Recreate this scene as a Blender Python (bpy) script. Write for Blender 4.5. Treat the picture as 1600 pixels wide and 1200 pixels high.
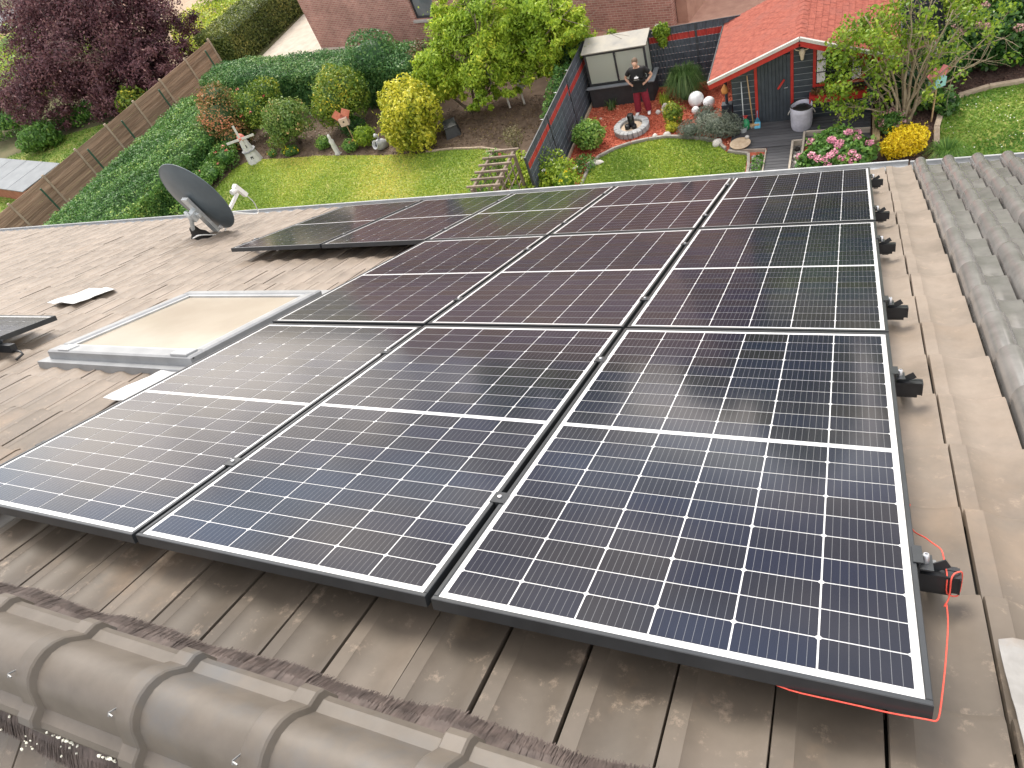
import bpy, math, random
import numpy as np
from mathutils import Matrix, Vector

# ------------------------------------------------------------------ scene, camera, world, sun, exposure
for o in list(bpy.data.objects):
    bpy.data.objects.remove(o, do_unlink=True)
scene = bpy.context.scene
col = scene.collection
random.seed(7)
rng = np.random.default_rng(7)
PITCH = math.radians(25.0)      # roof pitch
RZ = 9.6                        # height of the panel plane's origin above the garden
CAM_ROT = np.array([[0.90527908, 0.30270212, -0.29806244],
                    [0.0510284, -0.77402765, -0.63109215],
                    [-0.4217415, 0.55610487, -0.71615744]])
CAM_LOC = np.array([-0.1952, -0.4554, 11.0429])
cam = bpy.data.cameras.new('camera')
cam.sensor_width = 36.0
cam.lens = 36.0 * 1067.8 / 1600.0
cam.clip_start = 0.05
cam.clip_end = 600
camo = bpy.data.objects.new('camera', cam)
col.objects.link(camo)
m = Matrix.Identity(4)
for i in range(3):
    m[i][0] = CAM_ROT[0][i]
    m[i][1] = -CAM_ROT[1][i]
    m[i][2] = -CAM_ROT[2][i]
    m[i][3] = CAM_LOC[i]
camo.matrix_world = m
scene.camera = camo

SUN_EL, SUN_AZ = math.radians(52), math.radians(-28)    # azimuth from +Y (garden side), negative to the left
world = bpy.data.worlds.new('World')
scene.world = world
world.use_nodes = True
wt = world.node_tree
wt.nodes.clear()
wo = wt.nodes.new('ShaderNodeOutputWorld')
bg = wt.nodes.new('ShaderNodeBackground')
bg.inputs['Strength'].default_value = 0.15
sky = wt.nodes.new('ShaderNodeTexSky')
sky.sky_type = 'NISHITA'
sky.sun_disc = False
sky.sun_elevation = SUN_EL
sky.sun_rotation = SUN_AZ
sky.air_density = 1.0
sky.dust_density = 1.5
tc = wt.nodes.new('ShaderNodeTexCoord')
mp = wt.nodes.new('ShaderNodeMapping')
mp.inputs['Scale'].default_value = (1, 1, 2.2)
mp.inputs['Location'].default_value = (12.3, 8.1, 3.3)
nz = wt.nodes.new('ShaderNodeTexNoise')
nz.inputs['Scale'].default_value = 2.0
nz.inputs['Detail'].default_value = 7
nz.inputs['Roughness'].default_value = 0.55
cr = wt.nodes.new('ShaderNodeValToRGB')
cr.color_ramp.elements[0].position = 0.38
cr.color_ramp.elements[1].position = 0.52
nz2 = wt.nodes.new('ShaderNodeTexNoise')
nz2.inputs['Scale'].default_value = 3.4
nz2.inputs['Detail'].default_value = 6
cr2 = wt.nodes.new('ShaderNodeValToRGB')
cr2.color_ramp.elements[0].position = 0.40
cr2.color_ramp.elements[1].position = 0.60
cr2.color_ramp.elements[0].color = (2.7, 2.7, 2.85, 1)
cr2.color_ramp.elements[1].color = (9.9, 9.0, 8.0, 1)
mx = wt.nodes.new('ShaderNodeMixRGB')
L = wt.links.new
L(tc.outputs['Generated'], mp.inputs['Vector'])
L(mp.outputs[0], nz.inputs['Vector'])
L(mp.outputs[0], nz2.inputs['Vector'])
L(nz.outputs['Fac'], cr.inputs[0])
L(nz2.outputs['Fac'], cr2.inputs[0])
L(cr.outputs[0], mx.inputs[0])
L(sky.outputs[0], mx.inputs[1])
L(cr2.outputs[0], mx.inputs[2])
L(mx.outputs[0], bg.inputs['Color'])
L(bg.outputs[0], wo.inputs['Surface'])

sd = bpy.data.lights.new('sun', 'SUN')
sd.energy = 1.5
sd.angle = math.radians(22)
sd.color = (1.0, 0.93, 0.82)
so = bpy.data.objects.new('sun', sd)
col.objects.link(so)
sdir = Vector((math.sin(SUN_AZ) * math.cos(SUN_EL), math.cos(SUN_AZ) * math.cos(SUN_EL), math.sin(SUN_EL)))
so.rotation_euler = (-sdir).to_track_quat('-Z', 'Y').to_euler()
so.location = (0, 0, 40)

vs = scene.view_settings
vs.view_transform = 'Standard'
vs.look = 'None'
vs.exposure = 1.25
vs.gamma = 1.0

# ------------------------------------------------------------------ helpers
class MB:
    """collects shapes for ONE mesh"""
    def __init__(s):
        s.v = []; s.f = []; s.n = 0
    def add(s, V, F):
        V = np.asarray(V, float).reshape(-1, 3)
        s.v.append(V)
        b = s.n
        s.f.extend([tuple(i + b for i in f) for f in F])
        s.n += len(V)
        return s
    def bx(s, x0, x1, y0, y1, z0, z1, R=None, c=None):
        V = np.array([(x, y, z) for z in (z0, z1) for y in (y0, y1) for x in (x0, x1)], float)
        if R is not None:
            c = np.array(c if c is not None else V.mean(0)); V = (V - c) @ np.array(R).T + c
        return s.add(V, [(0, 2, 3, 1), (4, 5, 7, 6), (0, 1, 5, 4), (2, 6, 7, 3), (0, 4, 6, 2), (1, 3, 7, 5)])
    def bbx(s, x0, x1, y0, y1, z0, z1, b=.004):
        """box with chamfered top edges"""
        V = [(x0, y0, z0), (x1, y0, z0), (x1, y1, z0), (x0, y1, z0),
             (x0, y0, z1 - b), (x1, y0, z1 - b), (x1, y1, z1 - b), (x0, y1, z1 - b),
             (x0 + b, y0 + b, z1), (x1 - b, y0 + b, z1), (x1 - b, y1 - b, z1), (x0 + b, y1 - b, z1)]
        F = [(3, 2, 1, 0), (8, 9, 10, 11)]
        for i in range(4):
            j = (i + 1) % 4
            F += [(i, j, 4 + j, 4 + i), (4 + i, 4 + j, 8 + j, 8 + i)]
        return s.add(V, F)
    def beam(s, p, q, w, h=None, up=(0, 0, 1)):
        h = w if h is None else h
        p = np.array(p, float); q = np.array(q, float)
        d = q - p; d /= np.linalg.norm(d)
        u = np.array(up, float)
        if abs(d @ u) > .98: u = np.array((0, 1, 0.))
        a = np.cross(d, u); a /= np.linalg.norm(a)
        b = np.cross(a, d)
        V = [e + a * i * w / 2 + b * j * h / 2 for e in (p, q) for i, j in ((-1, -1), (1, -1), (1, 1), (-1, 1))]
        return s.add(V, [(0, 1, 2, 3), (7, 6, 5, 4), (0, 4, 5, 1), (1, 5, 6, 2), (2, 6, 7, 3), (3, 7, 4, 0)])
    def tube(s, pts, r, n=6, caps=True):
        P = np.array(pts, float)
        r = np.broadcast_to(np.array(r, float), (len(P),))
        T = np.gradient(P, axis=0)
        V = []; a0 = None
        for i in range(len(P)):
            t = T[i] / (np.linalg.norm(T[i]) + 1e-9)
            if a0 is None:
                ref = np.array((0, 0, 1.)) if abs(t[2]) < .9 else np.array((1., 0, 0))
                a0 = np.cross(t, ref)
            a0 = a0 - t * (a0 @ t); a0 /= np.linalg.norm(a0) + 1e-9
            b0 = np.cross(t, a0)
            for k in range(n):
                th = 2 * math.pi * k / n
                V.append(P[i] + r[i] * (math.cos(th) * a0 + math.sin(th) * b0))
        F = []
        for i in range(len(P) - 1):
            for k in range(n):
                F.append((i * n + k, i * n + (k + 1) % n, (i + 1) * n + (k + 1) % n, (i + 1) * n + k))
        if caps:
            F.append(tuple(range(n - 1, -1, -1)))
            F.append(tuple((len(P) - 1) * n + k for k in range(n)))
        return s.add(V, F)
    def lathe(s, prof, c=(0, 0, 0), n=16, sx=1, sy=1, R=None):
        V = []
        for r, z in prof:
            for k in range(n):
                th = 2 * math.pi * k / n
                V.append((r * math.cos(th) * sx, r * math.sin(th) * sy, z))
        V = np.array(V, float)
        if R is not None: V = V @ np.array(R).T
        V = V + np.array(c)
        F = []
        m_ = len(prof)
        for i in range(m_ - 1):
            for k in range(n):
                F.append((i * n + k, i * n + (k + 1) % n, (i + 1) * n + (k + 1) % n, (i + 1) * n + k))
        F.append(tuple(range(n - 1, -1, -1)))
        F.append(tuple((m_ - 1) * n + k for k in range(n)))
        return s.add(V, F)
    def ball(s, c, r, n=14, m_=8, lump=0, seed=0):
        r = np.broadcast_to(np.array(r, float), (3,))
        g = np.random.default_rng(seed)
        V = [(0, 0, -1.)]
        for i in range(1, m_):
            ph = -math.pi / 2 + math.pi * i / m_
            for k in range(n):
                th = 2 * math.pi * k / n
                V.append((math.cos(ph) * math.cos(th), math.cos(ph) * math.sin(th), math.sin(ph)))
        V.append((0, 0, 1.))
        V = np.array(V)
        if lump: V = V * (1 + lump * g.uniform(-1, 1, (len(V), 1)))
        V = V * r + np.array(c)
        F = []
        for k in range(n): F.append((0, 1 + (k + 1) % n, 1 + k))
        for i in range(m_ - 2):
            for k in range(n):
                a = 1 + i * n
                F.append((a + k, a + (k + 1) % n, a + n + (k + 1) % n, a + n + k))
        a = 1 + (m_ - 2) * n; t = len(V) - 1
        for k in range(n): F.append((a + k, a + (k + 1) % n, t))
        return s.add(V, F)
    def prism(s, poly, z0, z1):
        n = len(poly)
        V = [(x, y, z0) for x, y in poly] + [(x, y, z1) for x, y in poly]
        F = [tuple(range(n - 1, -1, -1)), tuple(range(n, 2 * n))]
        for i in range(n):
            j = (i + 1) % n
            F.append((i, j, n + j, n + i))
        return s.add(V, F)
    def mesh(s, name):
        me = bpy.data.meshes.new(name)
        V = np.concatenate(s.v) if s.v else np.zeros((0, 3))
        me.from_pydata(V.tolist(), [], s.f)
        return me
    def build(s, name, mat, parent=None, smooth=False, auto=None):
        return link(name, s.mesh(name), mat, parent, smooth, auto)

def link(name, me, mat, parent=None, smooth=False, auto=None):
    if mat is not None and len(me.materials) == 0:
        me.materials.append(mat)
    if smooth or auto is not None:
        me.polygons.foreach_set('use_smooth', [True] * len(me.polygons))
        if auto is not None:
            me.set_sharp_from_angle(angle=math.radians(auto))
    o = bpy.data.objects.new(name, me)
    col.objects.link(o)
    if parent is not None: o.parent = parent
    return o

def inst(src, name, parent, loc=(0, 0, 0), rot=None):
    o = src.copy(); o.name = name
    col.objects.link(o); o.parent = parent; o.location = loc
    if rot is not None: o.rotation_euler = rot
    return o

def tag(o, label=None, cat=None, group=None, kind=None):
    if label: o['label'] = label
    if cat: o['category'] = cat
    if group: o['group'] = group
    if kind: o['kind'] = kind
    return o

def thing(name, label, cat, loc=(0, 0, 0), rot=(0, 0, 0), group=None):
    o = bpy.data.objects.new(name, None)
    o.empty_display_size = .1
    col.objects.link(o)
    o.location = loc; o.rotation_euler = rot
    return tag(o, label, cat, group)

CA, SA = math.cos(PITCH), math.sin(PITCH)
def RP(x, y, z=0.):
    """roof coordinates (x along ridge, y down the slope, z off the panel plane) to world"""
    return np.array((x, y * CA + z * SA, RZ - y * SA + z * CA))
ROOF_ROT = (-PITCH, 0, 0)

# ------------------------------------------------------------------ materials
MATS = {}
def nd(t, kind, **kw):
    n = t.nodes.new(kind)
    for k, v in kw.items():
        if k in n.inputs: n.inputs[k].default_value = v
        else: setattr(n, k, v)
    return n

def M(name, c1, c2=None, scale=4., rough=.6, bump=0., bscale=40., spec=.5, metal=0., coat=0., coat_rough=.1,
      lo=.35, hi=.65, detail=5, c3=None, s3=1.2, lo3=.5, hi3=.65, rnd=0., stretch=None, rvar=0.):
    if name in MATS: return MATS[name]
    mt = bpy.data.materials.new(name)
    mt.use_nodes = True
    t = mt.node_tree
    b = t.nodes['Principled BSDF']
    ln = t.links.new
    b.inputs['Roughness'].default_value = rough
    b.inputs['Specular IOR Level'].default_value = spec
    b.inputs['Metallic'].default_value = metal
    b.inputs['Coat Weight'].default_value = coat
    b.inputs['Coat Roughness'].default_value = coat_rough
    geo = nd(t, 'ShaderNodeNewGeometry')
    pos = geo.outputs['Position']
    if stretch:
        mpn = nd(t, 'ShaderNodeMapping'); mpn.inputs['Scale'].default_value = stretch
        ln(pos, mpn.inputs['Vector']); pos = mpn.outputs[0]
    out = None
    if c2 is None:
        rgb = nd(t, 'ShaderNodeRGB'); rgb.outputs[0].default_value = (*c1, 1); out = rgb.outputs[0]
    else:
        n1 = nd(t, 'ShaderNodeTexNoise', Scale=scale, Detail=detail, Roughness=.6)
        ln(pos, n1.inputs['Vector'])
        r1 = nd(t, 'ShaderNodeValToRGB')
        r1.color_ramp.elements[0].position = lo; r1.color_ramp.elements[1].position = hi
        r1.color_ramp.elements[0].color = (*c1, 1); r1.color_ramp.elements[1].color = (*c2, 1)
        ln(n1.outputs['Fac'], r1.inputs[0]); out = r1.outputs[0]
        if rvar:
            mr = nd(t, 'ShaderNodeMapRange'); mr.inputs['To Min'].default_value = rough - rvar; mr.inputs['To Max'].default_value = rough + rvar
            ln(n1.outputs['Fac'], mr.inputs['Value']); ln(mr.outputs[0], b.inputs['Roughness'])
    if c3 is not None:
        n3 = nd(t, 'ShaderNodeTexNoise', Scale=s3, Detail=6, Roughness=.65)
        ln(pos, n3.inputs['Vector'])
        r3 = nd(t, 'ShaderNodeMapRange'); r3.inputs['From Min'].default_value = lo3; r3.inputs['From Max'].default_value = hi3
        ln(n3.outputs['Fac'], r3.inputs['Value'])
        mxn = nd(t, 'ShaderNodeMixRGB'); mxn.inputs[2].default_value = (*c3, 1)
        ln(r3.outputs[0], mxn.inputs[0]); ln(out, mxn.inputs[1]); out = mxn.outputs[0]
    if rnd:
        oi = nd(t, 'ShaderNodeObjectInfo')
        mr = nd(t, 'ShaderNodeMapRange'); mr.inputs['To Min'].default_value = 1 - rnd; mr.inputs['To Max'].default_value = 1 + rnd
        ln(oi.outputs['Random'], mr.inputs['Value'])
        hs = nd(t, 'ShaderNodeHueSaturation')
        ln(mr.outputs[0], hs.inputs['Value']); ln(out, hs.inputs['Color']); out = hs.outputs[0]
    ln(out, b.inputs['Base Color'])
    if bump:
        nb = nd(t, 'ShaderNodeTexNoise', Scale=bscale, Detail=5, Roughness=.6)
        ln(pos, nb.inputs['Vector'])
        bp = nd(t, 'ShaderNodeBump', Strength=min(1, bump * 10), Distance=bump)
        ln(nb.outputs['Fac'], bp.inputs['Height']); ln(bp.outputs[0], b.inputs['Normal'])
    MATS[name] = mt
    return mt

def LEAF(name, dark, mid, light, tint=None, trans=.25, rough=.45):
    """leaf material: colour varies leaf by leaf through the face attribute rnd"""
    if name in MATS: return MATS[name]
    mt = bpy.data.materials.new(name); mt.use_nodes = True
    t = mt.node_tree; b = t.nodes['Principled BSDF']; ln = t.links.new
    at = nd(t, 'ShaderNodeAttribute'); at.attribute_name = 'rnd'
    r = nd(t, 'ShaderNodeValToRGB')
    e = r.color_ramp.elements
    e[0].position = 0.05; e[0].color = (*dark, 1)
    e[1].position = .95; e[1].color = (*(tint or light), 1)
    x = e.new(.45); x.color = (*mid, 1)
    x = e.new(.78); x.color = (*light, 1)
    ln(at.outputs['Fac'], r.inputs[0])
    ln(r.outputs[0], b.inputs['Base Color'])
    b.inputs['Roughness'].default_value = rough
    b.inputs['Specular IOR Level'].default_value = .35
    tr = nd(t, 'ShaderNodeBsdfTranslucent'); ln(r.outputs[0], tr.inputs['Color'])
    ms = nd(t, 'ShaderNodeMixShader'); ms.inputs[0].default_value = trans
    ln(b.outputs[0], ms.inputs[1]); ln(tr.outputs[0], ms.inputs[2])
    ln(ms.outputs[0], t.nodes['Material Output'].inputs['Surface'])
    MATS[name] = mt
    return mt

# ------------------------------------------------------------------ foliage
def _unit(a): return a / (np.linalg.norm(a, axis=1, keepdims=True) + 1e-9)

def lownoise(P, k=1.2, seed=0):
    g = np.random.default_rng(seed)
    out = np.zeros(len(P))
    for i in range(6):
        d = g.normal(size=3) * k * (1 + .5 * i)
        out += np.sin(P @ d + g.uniform(0, 6.28)) / (1 + .4 * i)
    return out / 2.2

def leafmesh(name, P, N, size, mat, parent=None, aspect=.55, seed=0, jitter=.75, clump=1.3, droop=0., kind=None, tone=0., amp=.22):
    """one mesh of many small pointed leaves at points P with normals near N"""
    g = np.random.default_rng(seed)
    n = len(P)
    N = _unit(N + g.normal(size=(n, 3)) * jitter)
    T = g.normal(size=(n, 3)); T[:, 2] -= droop
    T = _unit(T - N * np.sum(T * N, 1, keepdims=True))
    B = np.cross(N, T)
    s = (np.asarray(size) * g.uniform(.65, 1.35, n))[:, None]
    V = np.empty((n, 4, 3))
    V[:, 0] = P - T * s * .5
    V[:, 1] = P + B * s * aspect * .5 + N * s * .08
    V[:, 2] = P + T * s * .5 - N * s * .1
    V[:, 3] = P - B * s * aspect * .5 + N * s * .08
    me = bpy.data.meshes.new(name)
    me.vertices.add(n * 4); me.vertices.foreach_set('co', V.ravel())
    me.loops.add(n * 4); me.loops.foreach_set('vertex_index', np.arange(n * 4, dtype=np.int32))
    me.polygons.add(n)
    me.polygons.foreach_set('loop_start', np.arange(n, dtype=np.int32) * 4)
    me.polygons.foreach_set('loop_total', np.full(n, 4, dtype=np.int32))
    a = me.attributes.new('rnd', 'FLOAT', 'FACE')
    val = np.clip(.47 + tone + amp * lownoise(P, clump, seed) + g.normal(size=n) * .17, 0, 1)
    a.data.foreach_set('value', val.astype(np.float32))
    me.update(calc_edges=True)
    o = link(name, me, mat, parent)
    if kind: o['kind'] = kind
    return o

def blobpts(c, r, n, depth=.25, lump=.12, seed=0, zmin=-.75, k=2.2):
    g = np.random.default_rng(seed)
    D = _unit(g.normal(size=(int(n * 1.6), 3)))
    D = D[D[:, 2] > zmin][:n]
    rad = 1 + lump * lownoise(D, k, seed + 5) - depth * g.random(len(D)) ** 1.7
    r = np.broadcast_to(np.array(r, float), (3,))
    P = np.array(c) + D * r * rad[:, None]
    return P, _unit(D / r)

def boxpts(x0, x1, y0, y1, z0, z1, dens, seed=0, lump=.12, depth=.14, bottom=False, rnd_edge=.25):
    g = np.random.default_rng(seed)
    faces = []
    lx, ly, lz = x1 - x0, y1 - y0, z1 - z0
    for ax, area in (('t', lx * ly), ('f', lx * lz), ('b', lx * lz), ('l', ly * lz), ('r', ly * lz)):
        n = int(area * dens); u = g.random(n); w = g.random(n)
        if ax == 't': p = np.c_[x0 + u * lx, y0 + w * ly, np.full(n, z1)]; nn = (0, 0, 1)
        if ax == 'f': p = np.c_[x0 + u * lx, np.full(n, y0), z0 + w * lz]; nn = (0, -1, 0)
        if ax == 'b': p = np.c_[x0 + u * lx, np.full(n, y1), z0 + w * lz]; nn = (0, 1, 0)
        if ax == 'l': p = np.c_[np.full(n, x0), y0 + u * ly, z0 + w * lz]; nn = (-1, 0, 0)
        if ax == 'r': p = np.c_[np.full(n, x1), y0 + u * ly, z0 + w * lz]; nn = (1, 0, 0)
        faces.append((p, np.tile(np.array(nn, float), (n, 1))))
    P = np.concatenate([f[0] for f in faces]); N = np.concatenate([f[1] for f in faces])
    # round the upper edges
    c = np.array([(x0 + x1) / 2, (y0 + y1) / 2, z0])
    q = np.abs((P - c) / np.array([lx / 2, ly / 2, lz]))
    corner = np.clip(q[:, 2] - .6, 0, 1) * np.clip(np.maximum(q[:, 0] * (lx < ly) + q[:, 1] * (lx >= ly), 0) - .6, 0, 1) / .16
    P[:, 2] -= corner * rnd_edge * lz
    P += N * (lump * .6 * lownoise(P, 2.6, seed) + lump * .5 * lownoise(P + 3.3, 6.1, seed + 1) - depth * g.random(len(P)) ** 1.5)[:, None] + g.normal(size=P.shape) * .03
    return P, N

def core_blob(name, c, r, mat, parent, seed=0):
    mb = MB(); mb.ball(c, np.array(r) * .74, 12, 8, .05, seed)
    return mb.build(name, mat, parent, True)
# ------------------------------------------------------------------ the house under the camera: walls, roof, tiles, ridge, gutter
def tile_material():
    # brown clay, scuffed, with pale sanding dust that lies on the courses below the ridge course
    mt = M('clay_tile', (.092, .077, .061), (.128, .107, .086), scale=5, rough=.50, bump=.0012, bscale=160, spec=.32,
           c3=(.27, .190, .125), s3=1.7, lo3=.54, hi3=.82, rnd=.17, rvar=.10)
    t = mt.node_tree; b = t.nodes['Principled BSDF']; ln = t.links.new
    src = b.inputs['Base Color'].links[0].from_socket
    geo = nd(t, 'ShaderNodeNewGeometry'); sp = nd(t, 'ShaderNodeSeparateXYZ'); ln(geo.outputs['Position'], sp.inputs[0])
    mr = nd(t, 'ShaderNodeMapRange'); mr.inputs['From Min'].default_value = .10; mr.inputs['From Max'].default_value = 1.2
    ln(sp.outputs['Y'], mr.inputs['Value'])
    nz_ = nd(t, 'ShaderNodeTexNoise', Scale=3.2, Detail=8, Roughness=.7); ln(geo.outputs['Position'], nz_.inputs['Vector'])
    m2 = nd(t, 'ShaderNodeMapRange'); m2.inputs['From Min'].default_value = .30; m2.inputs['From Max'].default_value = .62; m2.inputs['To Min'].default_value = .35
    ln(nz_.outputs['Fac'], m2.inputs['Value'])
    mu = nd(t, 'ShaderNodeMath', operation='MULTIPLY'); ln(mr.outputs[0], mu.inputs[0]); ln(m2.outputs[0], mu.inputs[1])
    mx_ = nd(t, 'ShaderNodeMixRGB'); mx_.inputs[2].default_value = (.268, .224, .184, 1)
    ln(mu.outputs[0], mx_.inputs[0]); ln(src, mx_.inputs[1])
    # pale scrape marks
    ns = nd(t, 'ShaderNodeTexNoise', Scale=16, Detail=9, Roughness=.75); ln(geo.outputs['Position'], ns.inputs['Vector'])
    m3 = nd(t, 'ShaderNodeMapRange'); m3.inputs['From Min'].default_value = .57; m3.inputs['From Max'].default_value = .70; m3.inputs['To Max'].default_value = .55
    ln(ns.outputs['Fac'], m3.inputs['Value'])
    m4 = nd(t, 'ShaderNodeMixRGB'); m4.inputs[2].default_value = (.36, .285, .22, 1); ln(m3.outputs[0], m4.inputs[0]); ln(mx_.outputs[0], m4.inputs[1])
    # dark lichen specks
    vo = nd(t, 'ShaderNodeTexVoronoi', Scale=11.0); ln(geo.outputs['Position'], vo.inputs['Vector'])
    m5 = nd(t, 'ShaderNodeMapRange'); m5.inputs['From Min'].default_value = .16; m5.inputs['From Max'].default_value = .10; m5.inputs['To Max'].default_value = .75
    ln(vo.outputs['Distance'], m5.inputs['Value'])
    nk = nd(t, 'ShaderNodeTexNoise', Scale=.55, Detail=3); ln(geo.outputs['Position'], nk.inputs['Vector'])
    m6 = nd(t, 'ShaderNodeMapRange'); m6.inputs['From Min'].default_value = .50; m6.inputs['From Max'].default_value = .60; ln(nk.outputs['Fac'], m6.inputs['Value'])
    mxx = nd(t, 'ShaderNodeMapRange'); mxx.inputs['From Min'].default_value = -5.5; mxx.inputs['From Max'].default_value = -7.5; ln(sp.outputs['X'], mxx.inputs['Value'])
    m9 = nd(t, 'ShaderNodeMath', operation='MULTIPLY'); ln(m6.outputs[0], m9.inputs[0]); ln(mxx.outputs[0], m9.inputs[1])
    m7 = nd(t, 'ShaderNodeMath', operation='MULTIPLY'); ln(m5.outputs[0], m7.inputs[0]); ln(m9.outputs[0], m7.inputs[1])
    m8 = nd(t, 'ShaderNodeMixRGB'); m8.inputs[2].default_value = (.05, .042, .035, 1); ln(m7.outputs[0], m8.inputs[0]); ln(m4.outputs[0], m8.inputs[1])
    ln(m8.outputs[0], b.inputs['Base Color'])
    return mt
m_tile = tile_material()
m_tile_grey = M('glazed_pantile', (.150, .146, .141), (.205, .200, .194), scale=9, rough=.17, bump=.0004, bscale=60,
                c3=(.22, .205, .19), s3=3.2, lo3=.60, hi3=.9, rnd=.10, rvar=.1)
m_ridge = M('ridge_clay', (.094, .080, .065), (.126, .108, .089), scale=9, rough=.55, bump=.0016, bscale=150,
            c3=(.088, .090, .092), s3=3.0, lo3=.52, hi3=.72, rnd=.06)
m_under = M('roof_underlay', (.02, .018, .016), rough=.9)
m_plaster = M('plaster', (.62, .58, .52), (.7, .66, .6), scale=3, rough=.85)
m_zinc = M('zinc', (.36, .375, .385), (.46, .475, .485), scale=8, rough=.42, metal=.4)
m_plate = M('metal_roof_plate', (.46, .47, .48), (.60, .61, .62), scale=14, rough=.42, metal=.35, bump=.002, bscale=18,
            c3=(.45, .38, .30), s3=5, lo3=.55, hi3=.8)
m_black = M('black_anodised', (.012, .013, .015), (.02, .022, .025), scale=20, rough=.35, spec=.5)
m_frame = M('panel_frame', (.020, .023, .026), (.030, .034, .038), scale=10, rough=.35, spec=.5, coat=.15, coat_rough=.25)
m_alu = M('bare_aluminium', (.55, .56, .58), (.68, .69, .71), scale=30, rough=.3, metal=.85)
m_white = M('white_plastic', (.74, .74, .72), (.8, .8, .78), scale=9, rough=.4)
m_brush = M('brush_bristle', (.055, .041, .036), (.105, .080, .070), scale=30, rough=.7)
m_lichen = M('lichen', (.60, .60, .50), (.72, .72, .64), scale=60, rough=.9)

P_A, X_A, ROWP, Y_A = .2035, .143, .345, .118
P_B, X_B = .207, .352
house = thing('house', 'large house with brown clay tile roof carrying the solar panels', 'house', RP(0, 0, 0))
roof = MB()
def rl(x, y, z): return RP(x, y, z) - RP(0, 0, 0)
def slab(mb, x0, x1, y0, y1, z0, z1):
    V = [rl(x, y, z) for z in (z0, z1) for y in (y0, y1) for x in (x0, x1)]
    mb.add(V, [(0, 2, 3, 1), (4, 5, 7, 6), (0, 1, 5, 4), (2, 6, 7, 3), (0, 4, 6, 2), (1, 3, 7, 5)])
slab(roof, -18.6, .34, -.40, 5.94, -.30, -.175)
RIDGE_Y = -.40                                     # world Y of the ridge
apex = rl(0, -.40, -.30)
V = []
for x in (-18.6, .34):
    V += [(x, RIDGE_Y - .02, -.05 + .02), (x, RIDGE_Y - .02, -.16), (x, RIDGE_Y - 6, -.16 - 6 * math.tan(PITCH)), (x, RIDGE_Y - 6, -.05 + .02 - 6 * math.tan(PITCH))]
roof.add(V, [(0, 1, 2, 3), (7, 6, 5, 4), (0, 4, 5, 1), (1, 5, 6, 2), (2, 6, 7, 3), (3, 7, 4, 0)])
roofo = roof.build('roof', m_under, house)
wl = MB()
wl.bx(-18.2, .3, -5.6, 5.2, -RZ, -3.3)
wl.build('wall', m_plaster, house)

def tile_mesh(name, prof, length, tilt, thick, sub=1):
    """tile: profile across (u,z), swept down the slope, with thickness; origin at joint / upper exposed edge"""
    mb = MB()
    n = len(prof)
    V = []
    for (v, dz) in ((-.05, -tilt * .05 / length - .002), (length * .945, tilt * .945), (length, tilt - .0045)):
        for u, z in prof: V.append((u, v, z + dz))
    for (v, dz) in ((-.05, -tilt * .05 / length - .002), (length, tilt - .002)):
        for u, z in prof: V.append((u, v, z + dz - thick))
    F = []
    for r in range(2):
        for i in range(n - 1):
            a = r * n + i; F.append((a, a + 1, a + n + 1, a + n))
    e = 2 * n; b0 = 3 * n; b1 = 4 * n
    for i in range(n - 1): F.append((e + i, e + i + 1, b1 + i + 1, b1 + i))          # lower end
    F += [(0, n, e, b1, b0), (n - 1, b0 + n - 1, b1 + n - 1, e + n - 1, 2 * n - 1)]
    mb.add(V, F)
    return mb.mesh(name)

profA = [(.0030, .001), (.0045, .0070), (.046, .0085), (.050, .0055), (.080, -.0045), (.112, -.0090), (.145, -.0065), (.175, .002), (.190, .0062), (.1992, .0068), (.2005, .001)]
profB = [(.002, -.012), (.003, .008)] + [(.003 + .048 - .048 * math.cos(t), .010 + .058 * math.sin(t)) for t in np.linspace(.25, math.pi - .1, 8)] + [(.108, -.002), (.135, -.009), (.170, -.009), (.2035, -.004)]
meA = tile_mesh('roof_tile', profA, ROWP, .024, .014)
meB = tile_mesh('pantile', profB, ROWP, .030, .014)
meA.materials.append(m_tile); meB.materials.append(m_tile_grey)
for me in (meA, meB):
    me.polygons.foreach_set('use_smooth', [True] * len(me.polygons)); me.set_sharp_from_angle(angle=math.radians(38))

def project(p):
    Y = CAM_ROT @ (np.array(p) - CAM_LOC)
    return (800 + 1067.8 * Y[0] / Y[2], 600 + 1067.8 * Y[1] / Y[2], Y[2]) if Y[2] > .05 else (-9e9, 0, -1)

PANELS = []     # (x0, y0) of each module, filled below and needed here for what is hidden
PW, PH, GC, GR = 1.038, 1.755, .0178, .028
for r, ncol in ((0, 3), (1, 3), (2, 5)):
    for c in range(ncol):
        PANELS.append((r, c, -c * (PW + GC) - PW, r * (PH + GR)))
PANELS.append((0, 9, -5.20 - PW, .05))
def hidden(x, y):
    for r, c, x0, y0 in PANELS:
        if x0 + .02 < x < x0 + PW - .12 and y0 + .10 < y < y0 + PH + .18: return True
    return -4.6 < x < -3.45 and 1.45 < y < 2.6

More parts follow.
